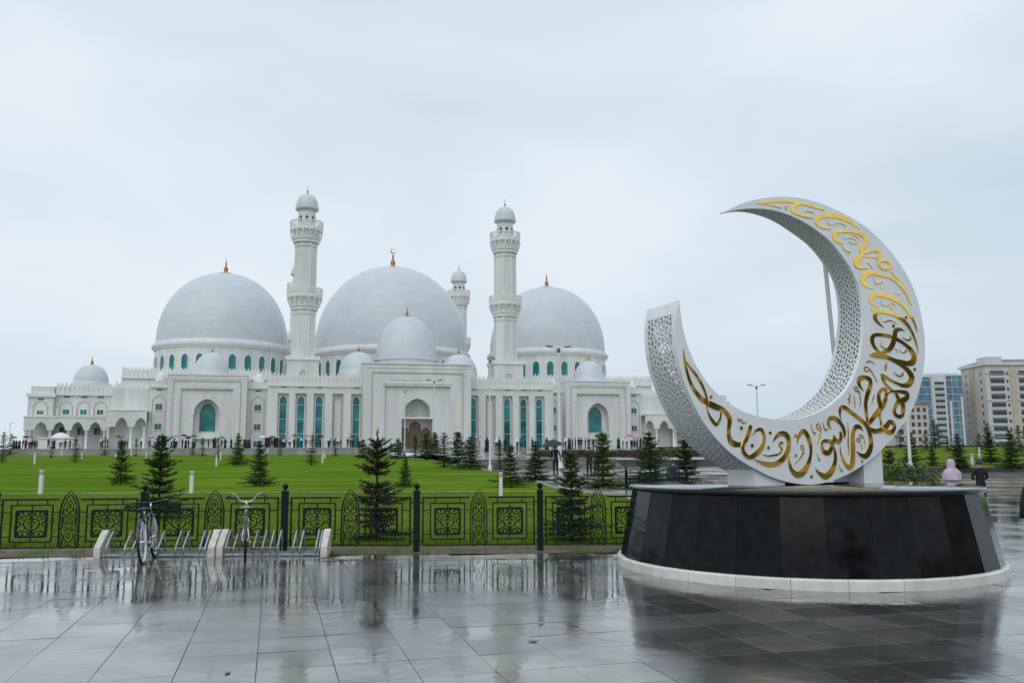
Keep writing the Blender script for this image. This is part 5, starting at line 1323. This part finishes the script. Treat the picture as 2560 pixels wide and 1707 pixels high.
RL = ['dark spruce beside the stone steps, left of the crescent', 'full dark spruce behind the left horn of the crescent', 'spruce partly hidden behind the pierced side of the crescent', 'low leafy spruce behind the right foot of the crescent',
      'spruce beside the white lamp post right of the crescent', None, 'thin young spruce on the lawn left of the woman in the pale scarf', None, 'dark spruce between the two people standing behind the plinth', None,
      'spruce beside a white bollard, right of the man in black', 'dense dark spruce on the lawn before the tan apartment block', None]
for i, (x, y, z, h) in enumerate(RIGHT_TREES):
    if RL[i]: put_spruce(('n0', 'n2', 'n0', 'n3', 'n0', 0, 'n1', 0, 'n2', 0, 'n0', 'n2')[i], x, y, z, h, RL[i], 'spruces right of the lawn', 1.4 if i < 4 else 1.1)
    else: put_spruce('f%d' % (i % 4), x, y, z, h, 'small far spruce in front of the apartment blocks', 'far spruces before the apartment blocks', 1.2)
for k in range(10):
    x = 45 + k * 3.4 + random.uniform(-1, 1); put_spruce('f%d' % (k % 4), x, 104 + random.uniform(-6, 10), 2.35, random.uniform(2.2, 3.6), 'small far spruce in front of the apartment blocks', 'far spruces before the apartment blocks', 1.3)
# flowering shrub behind the right foot of the crescent
sh = empty('flowering_shrub', (15.2, 33.6, 0)); tag(sh, 'leafy green shrub with purple flowers behind the right end of the plinth', 'shrub')
lv = MB(); fl = MB(); rg = random.Random(4)
for k in range(2600):
    a = rg.uniform(0, 6.28); r = rg.random() ** .5; z = rg.uniform(.1, 1.5) * (1 - .35*r)
    p = Vector((1.25*r*math.cos(a), 1.0*r*math.sin(a), z)); d = Vector((rg.uniform(-1, 1), rg.uniform(-1, 1), rg.uniform(-.3, 1))).normalized(); s_ = d.cross(Vector((rg.uniform(-1, 1), rg.uniform(-1, 1), rg.uniform(-1, 1)))).normalized()
    lv.add([p, p + d*.07 + s_*.03, p + d*.15, p + d*.07 - s_*.03], [(0, 1, 2, 3)])
    if k % 40 == 0 and z > .5:
        for q in range(10):
            d2 = Vector((rg.uniform(-1, 1), rg.uniform(-1, 1), rg.uniform(-1, 1))).normalized()*.05; fl.add([p + d2, p + d2*1.6 + s_*.03, p + d2*1.6 - s_*.03], [(0, 1, 2)])
tag(lv.build('foliage', M_NEEDLE_Y, sh), kind='stuff'); tag(fl.build('flowers', mat('purple_petals', (.25, .12, .38), .6), sh), kind='stuff')
for k in range(6):
    a = k * 1.05; MB().tube([(0, 0, 0), (.3*math.cos(a), .3*math.sin(a), .6), (.7*math.cos(a), .7*math.sin(a), 1.1)], [.02, .014, .005], 5).build('stem', M_BARK, sh)

# ------------------------------------------------------------------ bollard lights
M_BOLL = mat('white_bollard_paint', (.70, .71, .71), .45, var=.08, vscale=3)
M_BAND = mat('grey_lamp_band', (.30, .31, .31), .4)
def bollard_meshes():
    w = .055
    body = MB().box(-w, w, -w, w, 0, .80).box(-w, w, -w, w, .88, .90).box(-w, w, -w, w, .94, 1.0)
    band = MB().box(-w*.8, w*.8, -w*.8, w*.8, .80, .88).box(-w*.8, w*.8, -w*.8, w*.8, .90, .94)
    return body.mesh('bollard_body', M_BOLL), band.mesh('bollard_band', M_BAND)
BM = bollard_meshes()
def bollard(x, y, z, h, label):
    r = empty('bollard_light', (x, y, z)); h = min(max(h, .85), 1.2); r.scale = (1.15, 1.15, h); link('body', BM[0], r); link('light_band', BM[1], r); tag(r, label, 'bollard', 'white bollard lights on the lawn')
BL = {0: 'large near white bollard light at the far left of the lawn', 1: 'near white bollard light behind the fence, between the two bicycles', 2: 'white bollard light in front of a far spruce before the left portal', 3: 'thin white bollard light just right of the one before the left portal',
      4: 'white bollard light near the left picture edge, behind the nearest left one', 12: 'tall white post on the lawn beside a spruce, below the blank bay', 14: 'white bollard light behind the fence, left of the last post before the plinth'}
for i, (x, y, z, h) in enumerate(BOLLARDS):
    if y > 136: x, z, y = x * 136 / y, terr(136), 136
    bollard(x, y, z, h, BL.get(i, 'small far white bollard light in front of the low grey wall'))
bollard(36.7, 68.2, 1.34, .85, 'far white bollard light on the right-hand lawn, behind the man in black')
bollard(26.93, 50.9, .83, .85, 'white bollard light on the right-hand lawn beside the man in black')

# ------------------------------------------------------------------ lamp posts
M_POLE = mat('white_pole_paint', (.66, .67, .67), .4, var=.06, vscale=1)
M_HEAD = mat('dark_lamp_head', (.10, .10, .10), .4)
def lamp_post(x, y, z, h, label, arms=2, r=.085, rz=0.0):
    L = empty('lamp_post', (x, y, z), rz); tag(L, label, 'lamp post')
    MB().lathe([(r*1.8, 0), (r*1.8, .25), (r*1.1, .35), (r, .5), (r*.62, h - .1), (r*.62, h), (0, h)], 12).build('pole', M_POLE, L, smooth=True)
    MB().lathe([(r*.9, h - .35), (r*1.1, h - .2), (r*.5, h + .02)], 10).build('collar', M_HEAD, L, smooth=True)
    for k in range(arms):
        s = 1 if k == 0 else -1
        a = MB().tube([(0, 0, h - .15), (s*.35, 0, h - .02), (s*.6, 0, h + .08)], .035, 6).build('arm', M_POLE, L, smooth=True)
        hd = MB(); n = 7
        top = [(s*(.45 + .55*q/n), .12*math.sin(math.pi*min(1, (q+.6)/n))) for q in range(n + 1)]
        vs = [(xx, ww, h + .10 + (xx*s - .45)*.10) for xx, ww in top] + [(xx, -ww, h + .10 + (xx*s - .45)*.10) for xx, ww in top[::-1]]
        m_ = len(vs); hd.add(vs + [(a_, b_, c_ - .09) for a_, b_, c_ in vs], [tuple(range(m_)), tuple(range(2*m_-1, m_-1, -1))] + [(i, i+m_, (i+1) % m_ + m_, (i+1) % m_) for i in range(m_)])
        hd.build('lamp_head', M_HEAD, a)
lamp_post(3.41, 62.5, .75, 8.75, 'tall white twin-armed lamp post in front of the right-hand great dome', 2, .14, R(15))
lamp_post(-1.55, 59.7, .71, 7.7, 'thin white lamp post below the second minaret', 1, .075, R(70))
lamp_post(-9.54, 105.0, 1.45, 9.4, 'thin white lamp post in front of the right half of the main portal', 2, .09, R(20))
lamp_post(-13.88, 111.4, 1.56, 8.6, 'thin white lamp post in front of the left half of the main portal', 1, .08, R(80))
lamp_post(25.6, 90, 1.9, 6.95, 'distant grey lamp post seen through the opening of the crescent', 2, .10, R(5))
lamp_post(23.8, 52, .83, 7.0, 'white lamp post right of the crescent, its top hidden by the sculpture', 2, .10, R(60))
lamp_post(-114, 196, 2.0, 7.6, 'tiny distant lamp post left of the mosque', 1, .1, R(10))

# white kiosk before the left wing
ks = empty('domed_kiosk', (-76.5, 146.5, 3.15)); tag(ks, 'small white kiosk with a shallow domed roof before the left arcade', 'kiosk')
MB().box(-2.8, 2.8, -1.6, 1.6, 0, 1.75).build('wall', M_TRIM, ks); MB().box(-3.0, 3.0, -1.8, 1.8, 1.752, 1.95).build('roof_slab', M_TRIM, ks)
MB().lathe([(1.5, 1.952), (1.35, 2.2), (.9, 2.55), (.4, 2.75), (0, 2.82)], 20, 0, 0).build('roof_dome', M_TRIM, ks, smooth=True)
MB().box(1.0, 2.4, -1.66, -1.602, .3, 1.3).build('shutter', M_SHADE, ks)
# planting bed before the upper terrace
bd = MB(); rg = random.Random(12)
for k in range(5200):
    x = rg.uniform(2.5, 17); y = rg.uniform(74, 80); z = 1.53 + rg.uniform(0, .5); d = Vector((rg.uniform(-1, 1), rg.uniform(-1, 1), rg.uniform(.1, 1))).normalized(); s_ = d.cross(Vector((rg.uniform(-1, 1), 1, .2))).normalized()
    p = Vector((x, y, z)); bd.add([p, p + d*.12 + s_*.06, p + d*.26, p + d*.12 - s_*.06], [(0, 1, 2, 3)])
tag(bd.build('planting_bed', needle_mat('bed_leaves', (.035, .028, .022), (.15, .10, .08))), 'low dark reddish planting bed on the terrace behind the steps', 'plants', kind='stuff')
# ------------------------------------------------------------------ people
M_SKIN = mat('skin', (.42, .26, .19), .5)
M_HAIR = mat('dark_hair', (.012, .010, .010), .45)
M_CLBLK = mat('black_cloth', (.008, .008, .010), .8, var=.3, vscale=12, bump=.9, bscale=14)
M_CLNAVY = mat('navy_cloth', (.018, .022, .045), .8, var=.3, vscale=12, bump=.9, bscale=14)
M_CLGREY = mat('grey_cloth', (.10, .10, .11), .8, var=.3, vscale=12, bump=.9, bscale=14)
M_CLBEIGE = mat('beige_cloth', (.42, .34, .25), .8, var=.2, vscale=12, bump=.9, bscale=14)
M_CLLILAC = mat('pale_lilac_cloth', (.50, .42, .50), .75, var=.15, vscale=10, bump=.9, bscale=14)
M_CLWHITE = mat('white_cloth', (.72, .72, .74), .75, var=.1, vscale=10, bump=.9, bscale=14)
M_SHOE = mat('dark_shoes', (.02, .018, .016), .5)
def person_mesh(name, mats, arms='down', fingers=False, elbow=None):
    """one continuous skinned body, 1.70 m, facing -y; mats: shoes, trousers, top, skin"""
    J = {'pel': (0, 0, .92), 'waist': (0, .01, 1.08), 'chest': (0, .01, 1.30), 'neckb': (0, .015, 1.43), 'neck': (0, 0, 1.49), 'head': (0, -.015, 1.58), 'crown': (0, -.01, 1.645)}
    rad = {'pel': (.145, .11), 'waist': (.135, .10), 'chest': (.165, .115), 'neckb': (.085, .07), 'neck': (.052, .052), 'head': (.078, .092), 'crown': (.062, .075)}
    E_ = [('pel', 'waist'), ('waist', 'chest'), ('chest', 'neckb'), ('neckb', 'neck'), ('neck', 'head'), ('head', 'crown')]
    for s, t in ((-1, 'l'), (1, 'r')):
        J.update({'hip'+t: (s*.09, 0, .88), 'kn'+t: (s*.095, -.015, .48), 'an'+t: (s*.095, .01, .09), 'toe'+t: (s*.105, -.15, .035)})
        rad.update({'hip'+t: (.095, .10), 'kn'+t: (.062, .062), 'an'+t: (.045, .048), 'toe'+t: (.042, .032)})
        if arms == 'down': el, wr, hd = (s*.25, .03, 1.12), (s*.265, -.03, .88), (s*.265, -.05, .79)
        elif arms == 'front': el, wr, hd = (s*.245, .0, 1.13), (s*.10, -.20, 1.10), (s*.03, -.23, 1.11)
        else: el, wr, hd = (s*.33, .02, 1.22), (s*.16, -.24, 1.40), (s*.10, -.28, 1.46)
        J.update({'sh'+t: (s*.185, .01, 1.385), 'el'+t: el, 'wr'+t: wr, 'ha'+t: hd})
        rad.update({'sh'+t: (.062, .062), 'el'+t: (.044, .044), 'wr'+t: (.031, .031), 'ha'+t: (.038, .022)})
        E_ += [('pel', 'hip'+t), ('hip'+t, 'kn'+t), ('kn'+t, 'an'+t), ('an'+t, 'toe'+t), ('chest', 'sh'+t), ('sh'+t, 'el'+t), ('el'+t, 'wr'+t), ('wr'+t, 'ha'+t)]
        if fingers:
            hv = Vector(hd); d = (Vector(hd) - Vector(wr)).normalized(); sd = Vector((0, 1, 0)) if arms == 'down' else Vector((0, 0, 1))
            for q, (off, ln) in enumerate(((-.026, .062), (-.009, .075), (.009, .070), (.026, .055))):
                a = 'f%d%s' % (q, t); J[a] = tuple(hv + d*.03 + sd*off); J[a+'e'] = tuple(hv + d*(.03 + ln) + sd*off*1.1 + Vector((-s*.012, 0, 0)))
                rad[a] = (.009, .009); rad[a+'e'] = (.007, .007); E_ += [('ha'+t, a), (a, a+'e')]
            J['th'+t] = tuple(hv - sd*.04 + d*.02); rad['th'+t] = (.010, .010); E_.append(('ha'+t, 'th'+t))
    ks_ = list(J); me = bpy.data.meshes.new(name + '_skel'); me.from_pydata([J[k] for k in ks_], [(ks_.index(a), ks_.index(b)) for a, b in E_], [])
    o = bpy.data.objects.new(name + '_skel', me); COL.objects.link(o)
    o.modifiers.new('skin', 'SKIN'); sv = me.skin_vertices[0].data
    for i, k in enumerate(ks_): sv[i].radius = rad[k]; sv[i].use_root = (k == 'pel')
    sb = o.modifiers.new('sub', 'SUBSURF'); sb.levels = 1; sb.render_levels = 1
    dg = bpy.context.evaluated_depsgraph_get(); out = bpy.data.meshes.new_from_object(o.evaluated_get(dg)); out.name = name
    bpy.data.objects.remove(o); out.materials.clear()
    for m in mats: out.materials.append(m)
    hands = [Vector(J['hal']), Vector(J['har'])]
    for p in out.polygons:
        c = p.center
        p.material_index = 0 if c.z < .075 else 3 if (c.z > 1.455 or min((c - h).length for h in hands) < (.10 if fingers else .055)) else 1 if c.z < .95 and abs(c.x) < .22 else 2
        p.use_smooth = True
    return out
def hair_mb():
    b = MB(); vs = []; fs = []
    for i in range(9):
        for k in range(16):
            th = math.pi * i / 16 * 1.15; ph = 2*math.pi*k/16; r = .108
            x, y, z = r*math.sin(th)*math.cos(ph)*.92, r*math.sin(th)*math.sin(ph)*1.08 + .012, r*math.cos(th)*1.12
            if y < -.05 and z < .04: z = max(z, .035 + (-.05 - y)*.3)
            vs.append((x, y, 1.60 + z))
    for i in range(8):
        for k in range(16): fs.append((16*i+k, 16*i+(k+1) % 16, 16*(i+1)+(k+1) % 16, 16*(i+1)+k))
    return b.add(vs, fs)
HAIR = hair_mb().mesh('hair', M_HAIR, True)
def scarf_mesh(m, long=False):
    prof = [(0, 1.735), (.06, 1.725), (.105, 1.68), (.125, 1.60), (.115, 1.52), (.12, 1.46), (.19, 1.40), (.255, 1.33), (.27, 1.20 if not long else 1.1)]
    b = MB(); n = 20; vs = []
    for r, z in prof:
        for k in range(n):
            a = 2*math.pi*k/n; rr = r * (1.0 + .06*math.sin(3*a + z*9)); y = rr*math.sin(a)*(.82 if z < 1.45 else 1.0) + .015
            if 1.53 < z < 1.69 and y < -.06: y = -.055
            vs.append((rr*math.cos(a), y, z))
    b.add(vs, [(n*i+k, n*(i+1)+k, n*(i+1)+(k+1) % n, n*i+(k+1) % n) for i in range(len(prof)-1) for k in range(n)])
    return b.mesh('headscarf', m, True)
def robe_mesh(m, z1=1.2, r1=.20, z0=.06, r0=.33):
    b = MB(); n = 22; vs = []; q = 9
    for i in range(q + 1):
        t = i / q; z = z1 + (z0 - z1)*t; r = r1 + (r0 - r1) * t ** 1.3
        for k in range(n):
            a = 2*math.pi*k/n; rr = r * (1 + .055*t*math.sin(5*a + 1) + .03*t*math.sin(9*a)); vs.append((rr*math.cos(a), rr*math.sin(a)*.72, z))
    b.add(vs, [(n*i+k, n*(i+1)+k, n*(i+1)+(k+1) % n, n*i+(k+1) % n) for i in range(q) for k in range(n)])
    return b.mesh('robe', m, True)
def person(body, loc, rz, label, h=1.7, hair=True, scarf=None, robe=None, group=None, name='person'):
    p = empty(name, loc, rz); k = h / 1.7; p.scale = (k, k, k); tag(p, label, 'person', group)
    link('body', body, p)
    if hair: link('hair', HAIR, p)
    if scarf: link('headscarf', scarf, p)
    if robe: link('robe', robe, p)
    return p
B_BLACK = person_mesh('body_black', [M_SHOE, M_CLBLK, M_CLBLK, M_SKIN], 'front', True)
B_LILAC = person_mesh('body_lilac', [M_SHOE, M_CLLILAC, M_CLLILAC, M_SKIN], 'front', True)
B_DARK = person_mesh('body_dark', [M_SHOE, M_CLBLK, M_CLNAVY, M_SKIN])
B_GREY = person_mesh('body_grey', [M_SHOE, M_CLNAVY, M_CLGREY, M_SKIN])
B_BEIGE = person_mesh('body_beige', [M_SHOE, M_CLBEIGE, M_CLBEIGE, M_SKIN])
S_WHITE, S_BLACK, S_LILAC = scarf_mesh(M_CLWHITE), scarf_mesh(M_CLBLK, True), scarf_mesh(M_CLLILAC, True)
RB_BLACK, RB_LILAC, RB_BEIGE = robe_mesh(M_CLBLK), robe_mesh(M_CLLILAC), robe_mesh(M_CLBEIGE, r0=.26, z0=.2)
person(B_LILAC, (11.75, 23.3, 0), R(172), 'woman in a pale lilac headscarf and robe standing behind the right end of the plinth', 1.50, False, S_LILAC, RB_LILAC)
person(B_BLACK, (12.72, 23.7, 0), R(186), 'man with short black hair and black top standing behind the plinth', 1.50)
person(B_BLACK, (4.83, 7.9, 0), R(190), 'person in black whose elbow enters at the right picture edge', 1.68)
um_p = person(B_DARK, (2.28, 46.0, .6), R(180), 'person in dark navy clothes under a black umbrella by the lamp post', 1.62)
person(B_BLACK, (4.05, 45.9, .53), R(178), 'person in black with long dark hair walking up the steps', 1.62, True, None, None)
person(B_GREY, (4.50, 46.6, .53), R(185), 'person in grey with a white headscarf beside the one in black on the steps', 1.58, False, S_WHITE)
person(B_DARK, (5.95, 32.2, 0), R(165), 'person in navy standing between the spruces left of the crescent', 1.5)
person(B_BEIGE, (-3.95, 99.5, 2.08), R(175), 'person in a beige coat under the purple and pink umbrella', 1.65, True, None, RB_BEIGE)
person(B_BLACK, (-2.95, 100.5, 2.08), R(180), 'person in a long black robe beside the purple and pink umbrella', 1.72, False, S_BLACK, RB_BLACK)
CROWD = [(B_DARK, True, None, None), (B_GREY, True, None, None), (B_BLACK, False, S_BLACK, RB_BLACK), (B_DARK, False, S_WHITE, None), (B_BLACK, True, None, None)]
rg = random.Random(21)
def px_x(px, y): return (px - 1280) / 2150 * (y * .9913 + .3)
plaza_px = [40, 48, 56, 64, 78, 90, 104, 116, 134, 150, 163, 172, 255, 268, 296, 318, 352, 372, 392, 410, 428, 440, 455, 470, 486, 520, 536, 553, 562, 577, 610, 622, 676, 682, 690, 705, 722, 735, 752, 764, 790, 800, 820, 834, 850, 868, 880, 895]
plaza_px += [rg.choice(plaza_px) + rg.uniform(-7, 7) for _ in range(46)]
for px in plaza_px:
    y = rg.uniform(141.5, 150); b = rg.choice(CROWD)
    person(b[0], (px_x(px, y), y, 3.15), rg.uniform(0, 6.28), 'tiny dark-clothed person among the crowd behind the low grey wall', rg.uniform(1.5, 1.78), b[1], b[2], b[3], 'crowd behind the grey wall')
for px, y in [(1000, 128), (1040, 130), (1090, 128), (1183, 104), (1240, 108), (1247, 110), (1262, 104), (1292, 98), (1300, 112), (1312, 118), (1330, 120), (1366, 114), (1381, 108), (1413, 116), (1422, 118), (1430, 117), (1437, 119), (1446, 121), (1452, 118), (1462, 116), (1470, 118), (1482, 122), (1545, 126), (1556, 124), (1566, 128), (1577, 125), (1585, 128), (1592, 124), (1600, 126), (1608, 128), (1616, 124), (1625, 126)]:
    b = rg.choice(CROWD); z = 1.404 + (y - 68) * .0213
    person(b[0], (px_x(px, y), y, z), rg.uniform(0, 6.28), 'tiny dark-clothed person among the crowd on the upper terrace', rg.uniform(1.5, 1.75), b[1], b[2], b[3], 'crowd on the upper terrace')

# umbrellas
def umbrella(name, loc, r, col, label, col2=None, tilt=(0, 0), pole=.95):
    m = mat('umbrella_' + name, col, .55, col2=col2, vscale=3)
    u = empty('umbrella', loc); u.rotation_euler = (tilt[0], tilt[1], 0); tag(u, label, 'umbrella', 'umbrellas in the rain')
    b = MB(); n = 8; rings = 5; vs = [(0, 0, .30 * r / .5)]
    for i in range(1, rings + 1):
        t = i / rings
        for k in range(n * 2):
            a = math.pi*k/n; rr = r*t*(1 if k % 2 == 0 else .95); vs.append((rr*math.cos(a), rr*math.sin(a), .30*r/.5*math.cos(t*1.35) - (.0 if k % 2 == 0 else -.015)))
    q = n * 2; fs = [(0, 1 + k, 1 + (k+1) % q) for k in range(q)] + [(1 + q*(i-1) + k, 1 + q*i + k, 1 + q*i + (k+1) % q, 1 + q*(i-1) + (k+1) % q) for i in range(1, rings) for k in range(q)]
    b.add(vs, fs).build('canopy', m, u, smooth=True)
    MB().tube([(0, 0, -pole + .3), (0, 0, .34*r/.5)], .01, 6).build('shaft', M_POLE, u)
    MB().tube([(0, 0, -pole + .3), (0, .02, -pole + .25), (0, .06, -pole + .27)], .014, 6).build('handle', M_HEAD, u)
umbrella('black', (2.12, 45.8, 2.1), .66, (.012, .016, .018), 'large black umbrella held by the person beside the tall lamp post', tilt=(.1, -.12))
umbrella('purple', (-3.95, 99.4, 3.75), .55, (.50, .05, .42), 'purple and pink umbrella above the beige coat', (.30, .25, .60))
for nm, px, y, z, col, lab in (('pink_far', 70, 146, 4.85, (.60, .25, .28), 'pink umbrella at the far left of the crowd behind the grey wall'), ('rose', 376, 145, 5.0, (.68, .42, .45), 'pale rose umbrella left of the left portal'),
        ('teal', 437, 144, 4.95, (.03, .25, .22), 'teal umbrella in front of the left portal'), ('dark', 458, 146, 5.2, (.01, .01, .012), 'black umbrella right of the teal one before the left portal'),
        ('sky', 765, 145, 5.05, (.10, .40, .45), 'light blue umbrella in front of the tall glazed slits'), ('mint', 742, 143, 4.7, (.08, .32, .25), 'green umbrella beside the light blue one'),
        ('white', 655, 145, 4.9, (.65, .68, .68), 'white umbrella at the right end of the left portal'), ('blush', 866, 144, 4.9, (.62, .35, .42), 'pink umbrella just left of the main portal'),
        ('coral', 1574, 124, 4.35, (.70, .12, .16), 'coral red umbrella in the crowd left of the crescent'), ('slate', 735, 147, 5.1, (.02, .03, .05), 'dark umbrella behind the green one')):
    umbrella(nm, (px_x(px, y), y, z), .62, col, lab, tilt=(rg.uniform(-.15, .15), rg.uniform(-.15, .15)))
for k in range(14):
    px = rg.choice(plaza_px); y = rg.uniform(142, 147)
    c = rg.choice(((.012, .012, .014), (.02, .025, .04), (.03, .16, .15), (.05, .05, .055)))
    umbrella('crowd_%d' % k, (px_x(px, y), y, rg.uniform(4.75, 5.05)), .6, c, 'one of the dark umbrellas in the crowd behind the low grey wall', tilt=(rg.uniform(-.2, .2), rg.uniform(-.2, .2)))
# loudspeakers by the wall
for px, y, lab in ((668, 143, 'tall dark loudspeaker stack behind the wall, left one of the pair'), (690, 143.4, 'tall dark loudspeaker with a white top behind the wall, right one of the pair')):
    e = empty('loudspeaker', (px_x(px, y), y, 3.15)); tag(e, lab, 'loudspeaker')
    MB().box(-.42, .42, -.3, .3, .0, 1.75).build('cabinet', M_HEAD, e); MB().box(-.36, .36, -.33, -.302, .15, 1.6).build('grille', M_CLBLK, e)
    if px == 690: MB().box(-.45, .45, -.34, .34, 1.752, 1.86).build('cover', M_TRIM, e)
# ------------------------------------------------------------------ apartment blocks on the right
M_APT = mat('pale_render', (.58, .565, .535), .8, var=.08, vscale=.15)
M_TAN = mat('tan_render', (.50, .44, .35), .8, var=.08, vscale=.2)
M_ROOF = mat('brown_roof', (.26, .19, .16), .8, var=.2, vscale=.3)
M_AGLASS = glass_mat('dark_window_glass', (.045, .06, .075))
M_BGLASS = glass_mat('blue_curtain_glass', (.10, .26, .38), .05)
M_AW = mat('white_render', (.62, .63, .63), .7, var=.06, vscale=.2)
WIN = MB().box(-1, 1, -.03, .03, 0, 1).mesh('pane', M_AGLASS)
def win(parent, x, y, z, w, h, frame=True, sill=False, glass=None):
    o = link('window', WIN if glass is None else glass, parent, (x, y - .05, z), scale=(w/2, 1, h))
    return o
FL = 3.0
tan = empty('apartment_block', (182.2, 330, 2.0)); tag(tan, 'tall tan and cream apartment block at the right picture edge', 'building')
W = 66; H_ = 33.6
MB().box(0, W, 0, 18, 0, H_).build('wall', M_APT, tan)
MB().box(-.8, W + .8, -.8, 18.8, H_ + .002, H_ + 1.0).build('cornice', M_AW, tan)
MB().add([(-.6, -.6, H_ + 1.0), (W + .6, -.6, H_ + 1.0), (W + .6, 18.6, H_ + 1.0), (-.6, 18.6, H_ + 1.0), (5, 7, H_ + 3.0), (W - 5, 7, H_ + 3.0), (W - 5, 11, H_ + 3.0), (5, 11, H_ + 3.0)], [(0, 1, 5, 4), (1, 2, 6, 5), (2, 3, 7, 6), (3, 0, 4, 7), (4, 5, 6, 7)]).build('roof', M_ROOF, tan)
MB().box(.2, 6.4, -.6, 6, H_ + 1.002, H_ + 3.2).build('roof_turret', M_AW, tan)
for x0, x1 in ((9.4, 11.6), (20.4, 22.6), (33, 35), (46, 48)):
    MB().box(x0, x1, -.35, -.002, 0, H_ - .3).build('pilaster', M_TAN, tan)
MB().box(-.3, -.002, 7.6, 11.4, 0, H_ - .3).build('pilaster', M_TAN, tan)
for z in (H_ - 3.4, H_ - 13.6, 6.0): MB().box(-.1, W + .1, -.30, -.003, z, z + .25).build('string_course', M_TAN, tan)
for r_ in range(10):
    z = 2.2 + r_ * 3.05
    for x, w in ((4.4, 5.4), (15.2, 5.0), (28, 5.2), (41, 5.2)):
        bx = MB().box(x - w/2 - .3, x + w/2 + .3, -.42, -.004, z - .75, z - .02).build('balcony_front', M_AW, tan)
        win(tan, x, -.01, z, w, 1.75)
    for x in (8.3, 19.2): win(tan, x, 0, z + .2, .8, 1.2)
    o = win(tan, -.06, 3.4, z + .2, .9, 1.2); o.rotation_euler = (0, 0, -math.pi/2); o.location = (-.05, 3.4, z + .2)
    o = win(tan, -.06, 14.2, z + .2, .9, 1.2); o.rotation_euler = (0, 0, -math.pi/2); o.location = (-.05, 14.2, z + .2)
blu = empty('apartment_block', (163.3, 336, 2.0)); tag(blu, 'white apartment tower with blue glass front left of the tan block', 'building')
MB().box(-4.5, 12.8, 0, 16, 0, 30.5).build('wall', M_AW, blu)
MB().box(-4.9, .35, -.2, 8, 3, 29.6).build('glass_front', M_BGLASS, blu)
g2 = MB().box(6.6, 12.7, -.3, 8, 3, 30.2).build('glass_front', M_BGLASS, blu)
for k in range(10):
    MB().box(6.55, 12.75, -.36, -.302, 3.6 + k*2.75, 3.78 + k*2.75).build('transom', M_AW, blu); MB().box(-4.65, .4, -.26, -.202, 3.6 + k*2.75, 3.75 + k*2.75).build('transom', M_AW, blu)
for x in (8.6, 10.7): MB().box(x - .06, x + .06, -.38, -.362, 3, 30.2).build('mullion', M_AW, blu)
for x, z0, z1 in ((7.2, 3, 20), (11.6, 3, 22)): MB().box(x, x + .9, -.5, -.382, z0, z1).build('pier', M_AW, blu)
MB().box(.9, 6.2, -.5, -.002, 2, 30.6).build('balcony_tower', M_AW, blu)
for k in range(11):
    z = 3.4 + k * 2.32
    win(blu, 3.6, -.5, z, 3.7, 1.15); MB().box(1.6, 5.6, -.78, -.504, z - .5, z - .02).build('balcony_front', M_AW, blu)
MB().box(1.2, 12, 1, 8, 30.502, 31.3).build('roof_box', M_AW, blu)
sm = empty('apartment_block', (139.0, 305, 2.0)); tag(sm, 'low beige apartment building in front of the white tower, beside the crescent', 'building')
MB().box(-3, 8.2, 0, 14, 0, 17.0).build('wall', mat('beige_render', (.55, .50, .46), .8, var=.1, vscale=.3), sm); MB().box(-3.3, 8.5, -.3, 14.3, 17.002, 17.6).build('roof', M_ROOF, sm)
for r_ in range(6):
    for c in range(5): win(sm, -1.6 + c*2.1, 0, 1.6 + r_*2.6, 1.1, 1.5)
# a block off to the right that the gold letters mirror
rb = empty('apartment_block', (82, -8, 0), R(-90)); tag(rb, 'long tan apartment block mirrored in the gold lettering, out of direct view', 'building')
MB().box(-34, 60, 0, 12, 0, 15.0).build('wall', mat('sand_render', (.60, .52, .42), .8, var=.15, vscale=.2), rb); MB().box(-34.5, 60.5, -.5, 12.5, 15.002, 15.8).build('roof', M_ROOF, rb)
for r_ in range(5):
    for c in range(26): win(rb, -32 + c*3.6, 0, 1.2 + r_*2.8, 2.6, 2.1)
# ------------------------------------------------------------------ litter of leaves and twigs on the wet paving
M_LEAF = mat('wet_fallen_leaf', (.10, .075, .03), .4, var=.4, vscale=20)
def leaf(x, y, s, a, label):
    c = [(-.5, 0), (-.2, .22), (.2, .24), (.5, 0), (.2, -.24), (-.2, -.22)]
    vs = [(s*u, s*v, .004 + .10*s*abs(u)) for u, v in c]
    o = MB().add(vs + [(p[0], p[1], p[2] + .003) for p in vs], [(0, 5, 4, 3, 2, 1), (6, 7, 8, 9, 10, 11)] + [(i, (i+1) % 6, 6 + (i+1) % 6, 6 + i) for i in range(6)]).build('fallen_leaf', M_LEAF, None, loc=(x, y, 0), rz=a)
    tag(o, label, 'leaf', 'fallen leaves on the wet paving')
for k, (x, y, s) in enumerate(((.18, 8.0, .10), (4.3, 8.2, .06), (3.35, 7.3, .07), (5.6, 8.7, .06), (-2.2, 6.9, .07), (-4.4, 12.9, .06), (2.2, 9.1, .05), (6.2, 9.9, .06), (-1.0, 11.9, .05))):
    leaf(x, y, s, k * 1.1, 'small brown leaf lying on the wet paving')
tw = empty('fallen_twig', (-2.95, 14.35, .02), R(25)); tag(tw, 'dark forked twig lying on the paving right of the bicycle racks', 'twig')
MB().tube([(-.16, 0, 0), (-.03, .02, .015), (.12, .0, .02), (.2, .03, .05)], [.009, .008, .006, .003], 6).build('stem', M_BARK, tw)
MB().tube([(.02, .01, .015), (.08, .07, .04), (.1, .13, .05)], [.006, .004, .002], 5).build('fork', M_BARK, tw)
MB().tube([(-.05, .02, .015), (-.02, -.05, .03), (.03, -.1, .04)], [.005, .004, .002], 5).build('fork', M_BARK, tw)
